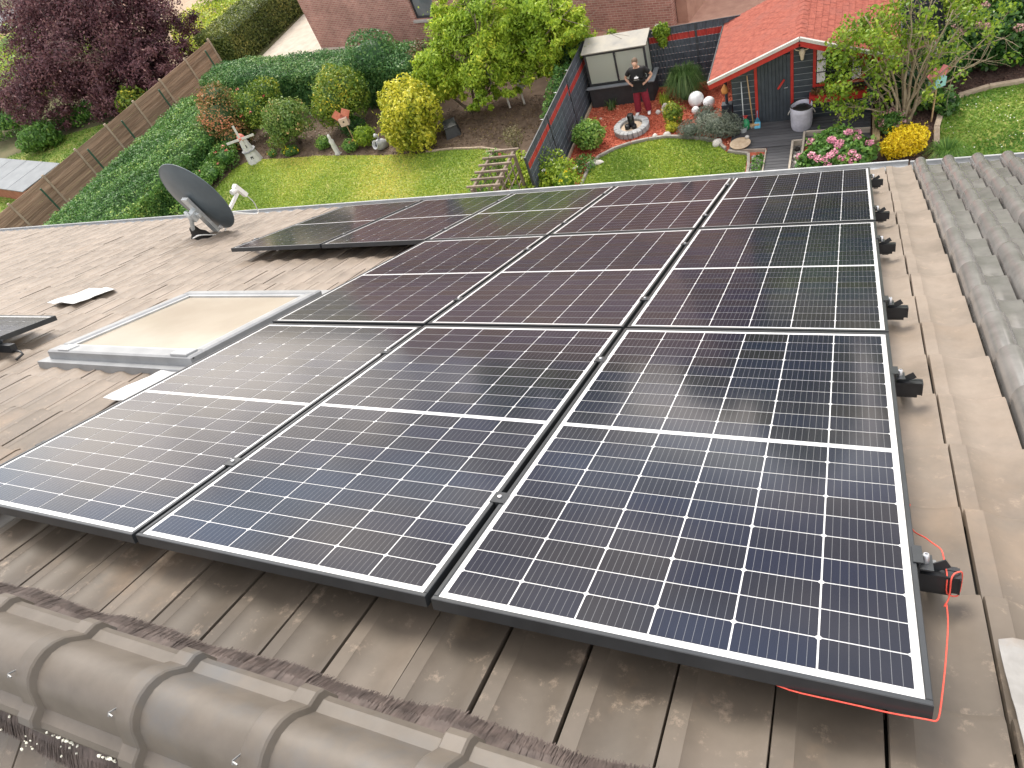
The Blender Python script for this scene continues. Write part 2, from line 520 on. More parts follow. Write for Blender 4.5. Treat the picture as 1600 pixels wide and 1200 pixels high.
cand = []
ncols = 92
for k in range(ncols):
    x = X_A + (1 - k) * P_A - P_A * 0          # joint at left of the tile
    x = X_A - k * P_A
    for r in range(-1, 17):
        y0 = Y_A + r * ROWP
        cand.append((x, y0))
def area_of(x, y0, w):
    pts = [project(RP(x + a, y0 + b, -.12)) for a, b in ((0, 0), (w, 0), (w, ROWP), (0, ROWP))]
    if min(p[2] for p in pts) < 0: return 0
    cx = sum(p[0] for p in pts) / 4; cy = sum(p[1] for p in pts) / 4
    if not (-60 < cx < 1660 and -20 < cy < 1260): return 0
    A = 0
    for i in range(4):
        a, b = pts[i], pts[(i + 1) % 4]; A += a[0] * b[1] - a[1] * b[0]
    return 0 if hidden(x + w / 2, y0 + ROWP / 2) else abs(A) / 2
rank = sorted(((area_of(x, y, P_A), x, y) for x, y in cand), reverse=True)
g = np.random.default_rng(3)
PATCH = [(-6.06, 2.36), (-3.50, 1.02), (X_A, -.04)]      # metal plates lie here instead of tiles
far = MB()
baseV = np.array([v.co[:] for v in meA.vertices]); baseF = [tuple(p.vertices) for p in meA.polygons]
for i, (A, x, y) in enumerate(rank):
    dz = g.normal() * .0016; dx = g.normal() * .0014; dy = g.normal() * .004
    top = -.125 - .024
    cx_, cy_ = x + P_A / 2, y + ROWP / 2
    if y < 0: # the course under the ridge is cut
        pass
    if i < 290 and A > 0:
        o = link('roof_tile', meA, None, roofo)
        p = rl(x + dx, y + dy, top + dz)
        o.location = p; o.rotation_euler = (-PITCH + g.normal() * .003, g.normal() * .004, 0)
    else:
        V = baseV + np.array([dx, dy, dz + top]) + np.array([x, y, 0])
        far.add(np.stack([V[:, 0], V[:, 1] * CA + V[:, 2] * SA, -V[:, 1] * SA + V[:, 2] * CA], 1), baseF)
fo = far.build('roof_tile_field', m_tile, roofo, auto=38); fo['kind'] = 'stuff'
# first course under the ridge (longer reach up to the ridge) is the r = -1 row; other slope, mirrored
for k in range(6, 20):
    x = X_A - k * P_A
    for r in (0, 1):
        o = link('roof_tile', meA, None, roofo)
        o.rotation_euler = (-PITCH, 0, math.pi)
        M4 = Matrix.Rotation(math.pi, 4, 'Z') @ Matrix.Rotation(-PITCH, 4, 'X')
        o.rotation_euler = M4.to_euler()
        d = .10 + r * ROWP
        o.location = (x + P_A + .05, RIDGE_Y - d * CA, .052 - d * SA - .015 + g.normal() * .001)

# neighbour's half: strongly rolled, glazed pantiles
nh = thing('neighbour_house', 'adjoining house half with glazed grey rolled pantile roof', 'house', RP(0, 0, 0))
rb = MB(); slab(rb, .345, 2.4, -.40, 5.94, -.31, -.185)
rbo = rb.build('roof', m_under, nh)
w2 = MB(); w2.bx(.31, 2.4, -5.6, 5.2, -RZ, -3.3); w2.build('wall', m_plaster, nh)
for k in range(9):
    for r in range(-1, 17):
        o = link('pantile', meB, None, rbo)
        o.location = rl(X_B + k * P_B + g.normal() * .002, Y_A - .03 + r * ROWP + g.normal() * .003, -.150 + g.normal() * .0015)
        o.rotation_euler = (-PITCH + g.normal() * .004, g.normal() * .005, 0)

# gutter along the eave
def gutter(x0, x1, parent, dz=0):
    mb = MB(); n = 9; V = []; F = []
    c = rl(0, 6.05, -.175)
    for x in (x0, x1):
        for rr in (.052, .047):
            for i in range(n):
                t = math.pi + math.pi * i / (n - 1)
                V.append((x, c[1] + .045 + rr * math.cos(t), c[2] + dz + .02 + rr * math.sin(t)))
    for s_ in range(2):
        for i in range(n - 1):
            a = s_ * n + i; F.append((a, a + 1, a + 1 + 2 * n, a + 2 * n) if s_ else (a + 1, a, a + 2 * n, a + 1 + 2 * n))
    mb.add(V, F)
    mb.tube([(x0, c[1] + .097, c[2] + dz + .022), (x1, c[1] + .097, c[2] + dz + .022)], .011, 8)
    mb.tube([(x0, c[1] - .007, c[2] + dz + .020), (x1, c[1] - .007, c[2] + dz + .020)], .006, 6)
    return mb.build('gutter', m_zinc, parent, auto=40)
gutter(-18.6, .33, house)
gutter(.345, 2.4, nh, -.012)
fl = MB(); slab(fl, -18.5, .30, 5.90, 6.06, -.150, -.146); fl.build('eave_flashing', m_zinc, house)
fl = MB(); slab(fl, .36, 2.4, 5.90, 6.06, -.158, -.154); fl.build('eave_flashing', m_zinc, nh)

# ridge tiles with collars
def ridge_tile():
    ys = np.array([-.128, -.124, -.112, -.085, -.078, -.060, -.042, -.022, 0, .022, .042, .060, .078, .085, .112, .124, .128])
    hz = np.array([.028, .072, .086, .094, .106, .140, .158, .168, .171, .168, .158, .140, .106, .094, .086, .072, .028])
    L0 = .364
    secs = [(0, .018, 1.05), (.004, .022, 1.06), (.050, .022, 1.06), (.055, .018, 1.05), (.061, .002, 1.005), (.075, .0, 1.0), (.20, 0, .995), (L0 + .012, -.006, .985)]
    V = []; F = []
    n = len(ys)
    for x, dz, sc in secs:
        for y, z in zip(ys, hz): V.append((x, y * sc, z + dz * (1 if abs(y) < .126 else .3)))
    for s_ in range(len(secs) - 1):
        for i in range(n - 1):
            a = s_ * n + i; F.append((a, a + n, a + n + 1, a + 1))
    # thickness at the collar end and along both long edges
    b = len(V)
    for y, z in zip(ys, hz): V.append((.001, y * .984, z - .007))
    for i in range(n - 1): F.append((i, i + 1, b + i + 1, b + i))
    mb = MB(); mb.add(V, F)
    return mb.mesh('ridge_tile')
meR = ridge_tile(); meR.materials.append(m_ridge)
meR.polygons.foreach_set('use_smooth', [True] * len(meR.polygons)); meR.set_sharp_from_angle(angle=math.radians(27))
m_galv0 = M('clip_steel', (.16, .165, .17), (.22, .225, .23), scale=40, rough=.4, metal=.4)
clip = MB(); clip.tube([(0, -.012, 0), (0, -.012, .008), (.0, .012, .008), (.0, .012, 0)], .0022, 5); clip.tube([(-.012, .012, .003), (.0, .012, .006)], .0022, 5); clip.tube([(-.012, -.012, .003), (.0, -.012, .006)], .0022, 5)
meClip = clip.mesh('ridge_clip'); meClip.materials.append(m_galv0)
for k in range(-1, 11):
    x = -1.925 - .364 * (k - 1) + .364
    if k < 1 and x > -.3: pass
    o = link('ridge_tile', meR, None, roofo)
    o.location = (x, RIDGE_Y, .012 + g.normal() * .0012); o.rotation_euler = (g.normal() * .006, 0, g.normal() * .004)
    c = link('ridge_clip', meClip, None, roofo)
    c.location = (x - .004, RIDGE_Y - .045, .012 + .176); c.rotation_euler = (.75, 0, math.pi)

# brush strips sealing the ridge on both slopes
def brush(side, x0, x1, name):
    g2 = np.random.default_rng(5 + side)
    n = 17000
    X = g2.uniform(x0, x1, n)
    wave = .0105 * np.cos((X - X_A) * 2 * math.pi / P_A)
    L0 = .056 + g2.normal(size=n) * .004 + .006 * np.sin(X * 13)
    lay = g2.integers(0, 3, n) * .004
    ya = np.full(n, .112)
    za = .055 + lay
    d = ya + L0
    zb = .050 - (d) * math.tan(PITCH) + .012 + wave + lay * .5 + .024
    bend = g2.normal(size=n) * .0045 - .003
    V = np.empty((n, 3, 2, 3)); w = .0009
    for j, f in enumerate((0, .55, 1)):
        yy = ya + L0 * f; zz = za * (1 - f) + zb * f + .012 * f * (1 - f) * 2
        for s_, sg in enumerate((-1, 1)):
            V[:, j, s_, 0] = X + bend * f * f + sg * w * (1 - .15 * f)
            V[:, j, s_, 1] = RIDGE_Y + side * yy
            V[:, j, s_, 2] = zz
    idx = np.arange(n)[:, None] * 6
    F = np.concatenate([idx + np.array([0, 1, 3, 2]), idx + np.array([2, 3, 5, 4])])
    me = bpy.data.meshes.new(name)
    me.from_pydata(V.reshape(-1, 3).tolist(), [], F.tolist())
    o = link(name, me, m_brush, roofo); o['kind'] = 'stuff'
brush(1, -4.2, .2, 'ridge_brush')
brush(-1, -3.0, -.6, 'ridge_brush')
# lichen crusts on the shaded side of the ridge
lm = MB()
for i in range(110):
    x = (-2.36, -2.10, -1.93, -1.80, -1.62)[i % 5] + g.normal() * .028; t = g.random()
    y = -.127 - .004 * t if t < .7 else g.uniform(-.19, -.135)
    zz = .05 + g.random() * .03 if t < .7 else .10 - abs(y) * .5 + .012
    c = g.uniform(.0012, .0045)
    lm.ball((x, RIDGE_Y + y, zz), (c * g.uniform(.6, 1.8), c, .0025), 8, 4, .35, i)
lm.build('lichen', m_lichen, roofo, True)['kind'] = 'stuff'

# ------------------------------------------------------------------ solar modules
def cell_material():
    mt = bpy.data.materials.new('solar_cell'); mt.use_nodes = True
    t = mt.node_tree; b = t.nodes['Principled BSDF']; ln = t.links.new
    tcn = nd(t, 'ShaderNodeTexCoord')
    sp = nd(t, 'ShaderNodeSeparateXYZ'); ln(tcn.outputs['Object'], sp.inputs[0])
    # nine busbars across each half cell and fine fingers between them
    a = nd(t, 'ShaderNodeMath', operation='MULTIPLY'); a.inputs[1].default_value = 9 / .162
    ln(sp.outputs['X'], a.inputs[0])
    fr = nd(t, 'ShaderNodeMath', operation='FRACT'); ln(a.outputs[0], fr.inputs[0])
    su = nd(t, 'ShaderNodeMath', operation='SUBTRACT'); su.inputs[1].default_value = .5; ln(fr.outputs[0], su.inputs[0])
    ab = nd(t, 'ShaderNodeMath', operation='ABSOLUTE'); ln(su.outputs[0], ab.inputs[0])
    lt = nd(t, 'ShaderNodeMath', operation='LESS_THAN'); lt.inputs[1].default_value = .028; ln(ab.outputs[0], lt.inputs[0])
    oi = nd(t, 'ShaderNodeObjectInfo')
    rp = nd(t, 'ShaderNodeValToRGB')
    rp.color_ramp.elements[0].color = (.0055, .0085, .024, 1); rp.color_ramp.elements[1].color = (.0085, .0085, .0135, 1)
    ln(oi.outputs['Random'], rp.inputs[0])
    mxn = nd(t, 'ShaderNodeMixRGB'); mxn.inputs[2].default_value = (.13, .135, .145, 1)
    ln(lt.outputs[0], mxn.inputs[0]); ln(rp.outputs[0], mxn.inputs[1])
    # thin dust film on the glass, in drifting patches
    geo = nd(t, 'ShaderNodeNewGeometry')
    dn = nd(t, 'ShaderNodeTexNoise', Scale=1.7, Detail=6, Roughness=.6); ln(geo.outputs['Position'], dn.inputs['Vector'])
    dm = nd(t, 'ShaderNodeMapRange'); dm.inputs['From Min'].default_value = .42; dm.inputs['From Max'].default_value = .75
    dm.inputs['To Max'].default_value = .03
    ln(dn.outputs['Fac'], dm.inputs['Value'])
    m2 = nd(t, 'ShaderNodeMixRGB'); m2.inputs[2].default_value = (.34, .28, .24, 1)
    ln(dm.outputs[0], m2.inputs[0]); ln(mxn.outputs[0], m2.inputs[1])
    ln(m2.outputs[0], b.inputs['Base Color'])
    b.inputs['Roughness'].default_value = .6
    b.inputs['Specular IOR Level'].default_value = .05
    b.inputs['Coat Weight'].default_value = 1.0
    b.inputs['Coat IOR'].default_value = 1.36
    b.inputs['Coat Roughness'].default_value = .10
    return mt
m_cell = cell_material()
m_sheet = M('white_backsheet', (.62, .63, .64), rough=.5, coat=.8, coat_rough=.08)

CW, CH, CG = (PW - .052) / 6, (PH - .062 - .020) / 20, .0026
def cell_mesh(flip):
    w, h_, c = (CW - .0040) / 2, (CH - .0032) / 2, .0050
    P = [(-w, -h_), (w, -h_), (w, h_ - c), (w - c, h_), (-w + c, h_), (-w, h_ - c)]
    if flip: P = [(x, -y) for x, y in reversed(P)]
    me = bpy.data.meshes.new('cell'); me.from_pydata([(x, y, 0) for x, y in P], [], [tuple(range(6))])
    me.materials.append(m_cell); return me
meC = [cell_mesh(False), cell_mesh(True)]
fr = MB()
fz0, lip = -.035, .0125
for (x0, x1, y0, y1) in ((0, PW, 0, lip), (0, PW, PH - lip, PH), (0, lip, lip + .0005, PH - lip - .0005), (PW - lip, PW, lip + .0005, PH - lip - .0005)):
    fr.bbx(x0, x1, y0, y1, fz0, 0, .0016)
meF = fr.mesh('frame'); meF.materials.append(m_frame)
sh = MB(); sh.bx(lip, PW - lip, lip, PH - lip, -.008, -.0042)
meS = sh.mesh('backsheet'); meS.materials.append(m_sheet)
rown = {0: 'row beside the ridge', 1: 'middle row', 2: 'row above the gutter'}
coln = {0: 'first column at the projecting rail ends', 1: 'second column from the rail ends', 2: 'third column from the rail ends',
        3: 'fourth column from the rail ends', 4: 'last column, towards the satellite dish'}
for r, c, x0, y0 in PANELS:
    lab = 'black framed solar panel, %s, %s' % (rown[r], coln[c]) if c < 9 else 'separate solar panel beyond the roof window, only its corner showing'
    t = thing('solar_panel', lab, 'solar panel', RP(x0 + g.normal() * .0008, y0 + g.normal() * .0008, g.normal() * .001), (-PITCH + g.normal() * .0012, g.normal() * .0012, g.normal() * .0006), 'solar panels on the roof')
    link('frame', meF, None, t)
    link('backsheet', meS, None, t)
    for i in range(6):
        for j in range(20):
            o = bpy.data.objects.new('cell', meC[j % 2]); col.objects.link(o); o.parent = t
            o.location = (.026 + CW * (i + .5), .031 + CH * (j + .5) + (.020 if j >= 10 else 0), -.0034)

# mounting rails, clamps, roof hooks
m_hook = M('hook_steel', (.20, .205, .21), (.28, .285, .29), scale=30, rough=.45, metal=.4)
RAILS = [(.42, -3.25, 'rail', 'ridge'), (1.41, -3.2, '', ''), (2.15, -3.2, '', ''), (3.16, -3.2, '', ''), (3.90, -5.45, '', ''), (4.97, -5.45, '', '')]
nth = ['nearest the ridge', 'second from the ridge', 'third from the ridge', 'fourth from the ridge', 'fifth from the ridge', 'nearest the gutter']
def rail_mesh(x0, x1):
    mb = MB()
    mb.bx(x0, x1, -.020, .020, -.078, -.0365)
    mb.bx(x0, x1, -.020, -.006, -.0365, -.0352); mb.bx(x0, x1, .006, .020, -.0365, -.0352)
    mb.bx(x0 + .01, x1 - .01, -.012, .012, -.092, -.0785)
    return mb
def end_clamp(xr, y, lab, side=1):
    t = thing('end_clamp', lab, 'clamp', RP(xr, y, 0), ROOF_ROT)
    b = MB()
    s_ = side
    b.bx(min(-.008 * s_, .012 * s_), max(-.008 * s_, .012 * s_), -.03, .03, .0006, .0036)
    b.bx(min(.0030 * s_, .0065 * s_), max(.0030 * s_, .0065 * s_), -.03, .03, -.034, .0005)
    b.bx(min(.0066 * s_, .034 * s_), max(.0066 * s_, .034 * s_), -.028, .028, -.020, -.0165)
    b.beam((.034 * s_, 0, -.018), (.046 * s_, 0, -.036), .056, .0035, up=(0, 1, 0))
    b.build('body', m_frame, t)
    k = MB(); k.lathe([(.0075, -.0165), (.0075, .004), (.0055, .0065), (.0035, .0065), (.0035, .002)], (.019 * s_, 0, 0), 12); k.build('bolt', m_alu, t, auto=40)
    return t
for i, (y, xl, _, _) in enumerate(RAILS):
    t = thing('mounting_rail', 'black aluminium mounting rail under the panels, %s' % nth[i], 'rail', RP(0, y, 0), ROOF_ROT, 'rails under the panels')
    rail_mesh(xl, .085).build('profile', m_black, t)
    cp = MB(); cp.bbx(.0852, .089, -.021, .021, -.079, -.035); cp.build('end_cap', m_black, t)
    end_clamp(0, y, 'grey end clamp with silver bolt on the rail %s' % nth[i])
    hk = MB(); hk.beam((.045, 0, -.0925), (.045, .05, -.112), .03, .006); hk.beam((.045, .05, -.110), (.045, .13, -.112), .03, .006)
    h_ = hk.build('roof_hook', m_hook, None); h_.location = RP(0, y, 0); h_.rotation_euler = ROOF_ROT
    tag(h_, 'flat metal roof hook under the rail %s' % nth[i], 'roof hook', 'roof hooks')
end_clamp(-4 * (PW + GC) - PW, 3.90, 'grey end clamp on the panel corner towards the satellite dish', -1)
t = thing('mounting_rail', 'black rail stub with hook beside the separate panel by the roof window', 'rail', RP(-5.2, 1.38, 0), ROOF_ROT)
rail_mesh(-1.2, .16).build('profile', m_black, t)
end_clamp(-5.20, 1.38, 'grey end clamp holding the separate panel by the roof window')
hk = MB(); hk.tube([(.12, 0, -.08), (.21, .0, -.082), (.23, .0, -.10), (.22, -.05, -.122)], .008, 6); h_ = hk.build('roof_hook', m_black, None, True)
h_.location = RP(-5.2, 1.38, 0); h_.rotation_euler = ROOF_ROT; tag(h_, 'bent black roof hook at the separate panel by the roof window', 'roof hook')
b = MB(); b.bx(-.022, .022, -.025, .025, .0008, .0040); b.bx(-.0055, .0055, -.025, .025, -.034, .0007)
meMB = b.mesh('body'); meMB.materials.append(m_frame)
k = MB(); k.lathe([(.0070, .0042), (.0070, .0095), (.004, .0105)], (0, 0, 0), 10); meMK = k.mesh('bolt'); meMK.materials.append(m_alu)
for r, ys, gaps in ((0, (.42, 1.41), 2), (1, (2.15, 3.16), 2), (2, (3.90, 4.97), 4)):
    for y in ys:
        for c in range(gaps):
            lab = 'mid clamp on the rail %s, gap %s from the rail ends' % (nth[[q_[0] for q_ in RAILS].index(y)], ('one', 'two', 'three', 'four')[c])
            t = thing('mid_clamp', lab, 'clamp', RP(-(c + 1) * (PW + GC) + GC / 2, y, 0), ROOF_ROT, 'mid clamps between the panels')
            link('body', meMB, None, t); link('bolt', meMK, None, t)

# metal plates that replace single tiles
m_plate_d = M('dull_roof_plate', (.20, .195, .185), (.30, .295, .285), scale=11, rough=.5, metal=.15, bump=.002, bscale=18, c3=(.24, .175, .115), s3=6, lo3=.52, hi3=.75)
def plate(x, y, w, l, lab, mat=None):
    nx, ny = 10, 10; V = []; F = []
    g2 = np.random.default_rng(int(abs(x * 100)))
    for j in range(ny):
        for i in range(nx):
            u = i / (nx - 1); v = j / (ny - 1)
            zz = .006 * math.cos((u * w) * 2 * math.pi / P_A) + .004 * math.sin(v * 7 + u * 3) + g2.normal() * .0012
            e = .012 * (1 - math.sqrt(max(0, 1 - (2 * u - 1) ** 2 * .9))) if j == ny - 1 else 0
            V.append((u * w, v * l - e * 3, zz - .001 * j))
    for j in range(ny - 1):
        for i in range(nx - 1):
            a = j * nx + i; F.append((a, a + 1, a + nx + 1, a + nx))
    n0 = len(V); V2 = [(a, b_, c - .003) for a, b_, c in V]
    F2 = [tuple(n0 + q for q in reversed(f)) for f in F]
    ring = [i for i in range(nx)] + [j * nx + nx - 1 for j in range(1, ny)] + [(ny - 1) * nx + i for i in range(nx - 2, -1, -1)] + [j * nx for j in range(ny - 2, 0, -1)]
    F3 = [(ring[i], n0 + ring[i], n0 + ring[(i + 1) % len(ring)], ring[(i + 1) % len(ring)]) for i in range(len(ring))]
    mb = MB(); mb.add(V + V2, F + F2 + F3)
    o = mb.build('metal_roof_plate', mat or m_plate, None, auto=50); o.location = RP(x, y, -.103); o.rotation_euler = ROOF_ROT
    return tag(o, lab, 'roof plate')
plate(-6.22, 2.36, .36, .42, 'small bright metal roof plate between dish and roof window')
plate(-3.56, .93, .36, .42, 'bright metal roof plate at the corner of the roof window')
plate(.150, .02, .24, .31, 'dull grey metal roof plate, the upper of two beside the red string', m_plate_d)
plate(.155, -.28, .24, .31, 'dull grey metal roof plate, the lower of two beside the red string', m_plate_d)

# ------------------------------------------------------------------ roof window
m_wframe = M('window_metal', (.25, .262, .272), (.31, .322, .332), scale=8, rough=.4, metal=.25)
m_blind = M('beige_blind', (.285, .245, .190), (.325, .285, .225), scale=3, rough=.75, coat=.5, coat_rough=.08)
t = thing('roof_window', 'roof window with grey metal frame and closed beige blind', 'roof window', RP(-4.62, 1.34, -.034), ROOF_ROT)
WX, WY = 1.26, 1.14
b = MB()
for (x0, x1, y0, y1) in ((-.06, WX + .06, -.05, .0), (-.06, WX + .06, WY, WY + .16), (-.06, 0, .0005, WY - .0005), (WX, WX + .06, .0005, WY - .0005)):
    b.bx(x0, x1, y0, y1, -.125, -.068)
b.build('flashing', m_wframe, t)
b = MB()
for (x0, x1, y0, y1) in ((0, WX, 0, .10), (0, WX, WY - .07, WY), (0, .07, .1005, WY - .0705), (WX - .07, WX, .1005, WY - .0705)):
    b.bbx(x0, x1, y0, y1, -.0745, -.010, .010)
b.build('casing', m_wframe, t)
b = MB()
for (x0, x1, y0, y1) in ((.0705, WX - .0705, .1005, .125), (.0705, WX - .0705, WY - .095, WY - .0705), (.0705, .095, .1255, WY - .0955), (WX - .095, WX - .0705, .1255, WY - .0955)):
    b.bx(x0, x1, y0, y1, -.06, -.020)
b.build('sash', m_zinc, t)
b = MB(); b.bx(.0955, WX - .0955, .1255, WY - .0955, -.05, -.032); b.build('blind', m_blind, t)
b = MB(); b.bbx(.10, .20, .005, .085, -.0095, -.002); b.bbx(WX - .16, WX - .03, .005, .085, -.0095, .004); b.build('hinge_cover', m_zinc, t)
b = MB(); b.beam((.0, .02, -.025), (WX, .02, -.025), .012, .010); b.build('top_ledge', m_zinc, t)

# ------------------------------------------------------------------ satellite dish
m_dish = M('dish_grey', (.072, .098, .115), (.098, .128, .146), scale=4, rough=.38)
m_galv = M('galvanised', (.42, .46, .47), (.56, .60, .61), scale=14, rough=.42, metal=.4)
base = RP(-6.97, 4.72, -.13)
t = thing('satellite_dish', 'dark grey satellite dish on a bracket at the gutter side of the roof', 'satellite dish', base)
# reflector: an elliptical shallow bowl, its axis pointing over the garden to the right
def frame_from(zdir, up=(0, 0, 1)):
    z = np.array(zdir, float); z /= np.linalg.norm(z)
    x = np.cross(up, z); x /= np.linalg.norm(x); y = np.cross(z, x)
    return np.stack([x, y, z], 1)
DC = np.array((.10, .15, .37))
AX = np.array((.12, .985, .10))
Rd = frame_from(AX)
def bowl(rx, ry, depth, th):
    V = []; F = []; n = 40; m_ = 8
    for s_, off in ((0, 0), (1, -th)):
        for i in range(m_ + 1):
            q = i / m_
            for k in range(n):
                a = 2 * math.pi * k / n
                V.append((rx * q * math.cos(a), ry * q * math.sin(a), depth * q * q + off))
    for s_ in range(2):
        for i in range(m_):
            for k in range(n):
                a = s_ * (m_ + 1) * n + i * n
                f = (a + k, a + (k + 1) % n, a + n + (k + 1) % n, a + n + k)
                F.append(f if s_ == 0 else tuple(reversed(f)))
    e0 = m_ * n; e1 = (2 * m_ + 1) * n
    for k in range(n): F.append((e0 + k, e0 + (k + 1) % n, e1 + (k + 1) % n, e1 + k))
    return np.array(V), F
V, F = bowl(.43, .47, .085, .006)
b = MB(); b.add(V @ Rd.T + DC, F)
refl = b.build('reflector', m_dish, t, auto=50)
b = MB(); a = np.linspace(0, 2 * math.pi, 49)
b.tube(np.stack([.432 * np.cos(a), .472 * np.sin(a), np.full(49, .083)], 1) @ Rd.T + DC, .007, 6, False)
b.build('rim', m_dish, refl, True)
def dl(x, y, z): return Rd @ np.array((x, y, z)) + DC
b = MB()
b.beam(dl(0, -.42, -.02), dl(0, .10, -.05), .10, .04, up=AX)
b.beam(dl(0, -.10, -.05), dl(0, -.10, -.16), .09, .10, up=Rd[:, 1])
b.beam(dl(-.10, -.10, -.10), dl(.10, -.10, -.10), .05, .03, up=AX)
b.build('bracket', m_galv, t)
b = MB(); mt_ = dl(0, -.10, -.16)
b.tube([mt_ + np.array((0, 0, .10)), mt_, (.0, -.02, .10), (0, 0, -.02)], [.024, .024, .026, .028], 10)
b.build('mast', m_galv, t, True)
b = MB(); b.lathe([(.13, -.05), (.11, .01), (.06, .07), (.045, .12), (.040, .14)], (0, 0, 0), 14); b.build('mast_boot', m_under, t, auto=60)
b = MB(); A0 = dl(0, -.44, .03); A1 = dl(0, -.34, .52); b.beam(A0, A1, .03, .035, up=Rd[:, 1]); b.build('arm', m_white, t)
b = MB(); hd = dl(0, -.30, .545); b.tube([hd, hd - Rd[:, 2] * .085 + Rd[:, 1] * .02], [.034, .030], 12)
ln_ = b.build('feed_horn', m_white, t, auto=50)
b = MB(); b.beam(hd + Rd[:, 2] * .005 + Rd[:, 1] * .05, hd + Rd[:, 2] * .05 - Rd[:, 1] * .14, .06, .05, up=Rd[:, 2]); b.build('converter', m_white, t)
for k_, dx in enumerate((0, .03)):
    b = MB(); s0 = hd + Rd[:, 2] * .05 - Rd[:, 1] * .14
    pts = [s0, s0 + np.array((.05, 0, -.10)), s0 + np.array((.03, -.02, -.28)), s0 * .62 + np.array((.02, -.06, .0 + dx)), A0 + np.array((.03, -.02, -.08)), np.array((.12 + dx, -.08, .09)), np.array((.02, -.10, .06))]
    q = []
    for i in range(len(pts) - 1):
        for u in np.linspace(0, 1, 5, endpoint=False): q.append(np.array(pts[i]) * (1 - u) + np.array(pts[i + 1]) * u)
    q.append(pts[-1]); q = np.array(q); q[1:-1] = (q[:-2] + q[1:-1] + q[2:]) / 3
    b.tube(q, .007, 6); b.build('cable', m_white, t, True)

# ------------------------------------------------------------------ red string at the rail end
m_red_s = M('red_string', (.72, .07, .05), (.80, .12, .08), scale=200, rough=.6)
pts = [(.020, .79, -.118), (.012, .745, -.110), (-.002, .705, -.095), (.010, .69, -.105), (.018, .64, -.10), (.034, .57, -.06), (.040, .50, -.022), (.056, .47, -.014),
       (.060, .445, -.030), (.062, .40, -.033), (.062, .395, -.080), (.086, .40, -.086), (.0935, .42, -.080), (.0935, .425, -.030), (.075, .41, -.029), (.068, .396, -.034),
       (.070, .392, -.084), (.058, .37, -.10), (.064, .385, -.09), (.058, .30, -.075), (.036, .15, -.055), (.012, .01, -.034), (.0045, -.006, -.030), (-.006, -.0060, -.029), (-.06, -.006, -.034), (-.14, -.006, -.0335), (-.24, -.004, -.037), (-.30, .02, -.040)]
q = []
for i in range(len(pts) - 1):
    for u in np.linspace(0, 1, 4, endpoint=False): q.append(np.array(pts[i]) * (1 - u) + np.array(pts[i + 1]) * u)
q.append(np.array(pts[-1])); q = np.array(q)
for _ in range(2): q[1:-1] = (q[:-2] + 2 * q[1:-1] + q[2:]) / 4
b = MB(); b.tube(q, .0017, 6)
o = b.build('string', m_red_s, None, True); o.location = RP(0, 0, 0); o.rotation_euler = ROOF_ROT
tag(o, 'thin red string tied round the rail end and along the panel edge', 'string')
b = MB(); b.tube([(-.03, .70, -.098), (.006, .685, -.098)], .004, 8); o = b.build('cable_end', m_white, None, True); o.location = RP(0, 0, 0); o.rotation_euler = ROOF_ROT
tag(o, 'short white cable end poking out beside the panel edge', 'cable')
# ------------------------------------------------------------------ ground sheets
m_soil = M('soil', (.075, .050, .032), (.135, .095, .065), scale=3, rough=.95, bump=.02, bscale=9, c3=(.17, .12, .085), s3=1.1, lo3=.52, hi3=.7)
m_grassg = M('lawn_ground', (.12, .19, .030), (.20, .27, .05), scale=1.3, rough=.9, bump=.015, bscale=45, c3=(.40, .36, .12), s3=.7, lo3=.45, hi3=.7)
m_rough = M('rough_ground', (.075, .085, .03), (.14, .12, .06), scale=.6, rough=.95, bump=.03, bscale=5)
m_redmulch = M('red_mulch', (.30, .060, .032), (.46, .120, .066), scale=14, rough=.9, bump=.02, bscale=40)
m_darkmulch = M('dark_mulch', (.060, .034, .028), (.12, .075, .06), scale=16, rough=.95, bump=.02, bscale=40)
m_pave = M('concrete_paving', (.42, .37, .31), (.52, .47, .40), scale=2.5, rough=.9, bump=.003)
m_redpave = M('red_paving', (.36, .20, .15), (.45, .27, .20), scale=3, rough=.9, bump=.004)
m_asph = M('asphalt', (.10, .105, .115), (.15, .155, .165), scale=1.5, rough=.9)
m_dirt = M('dry_dirt', (.30, .22, .15), (.42, .32, .23), scale=.8, rough=.95, bump=.02, bscale=4)

def sheet(name, poly, z, mat):
    me = bpy.data.meshes.new(name)
    me.from_pydata([(x, y, z) for x, y in poly], [], [tuple(range(len(poly)))])
    me.update()
    if me.polygons[0].normal.z < 0: me.flip_normals()
    return tag(link(name, me, mat), kind='structure')

sheet('ground', [(-320, -160), (200, -160), (200, 320), (-320, 320)], 0, m_rough)
LAWN1 = [(-22.3, 13), (-22.7, 16.4), (-22.64, 18.25), (-22.3, 18.7), (-21.4, 18.83), (-20.2, 18.72), (-18.36, 18.62), (-16.5, 18.35), (-15.15, 18.15), (-13.4, 18.02), (-12.70, 18.06), (-10.75, 17.85), (-10.1, 17.5), (-9.4, 16.9), (-9.2, 13)]
LAWN2 = [(-6.92, 13), (-6.92, 15.6), (-6.91, 16.31), (-6.72, 16.76), (-6.26, 17.14), (-5.64, 17.38), (-4.89, 17.45), (-4.14, 17.28), (-3.45, 17.03), (-3.06, 16.45), (-2.5, 16.26), (-2.43, 13)]
LAWN3 = [(1.8, 13), (1.80, 16.45), (1.86, 17.13), (2.08, 17.66), (2.37, 17.97), (2.92, 18.2), (3.71, 18.30), (8, 18.5), (8, 13)]
sheet('planting_bed', [(-25.4, 13), (-7.85, 13), (-7.85, 20.4), (-7.85, 25), (-28, 26)], .006, m_soil)
sheet('lawn', LAWN1, .014, m_grassg)
sheet('mulch_bed', [(-7.75, 13), (-2.0, 13), (-2.0, 20.4), (-7.75, 20.4)], .006, m_redmulch)
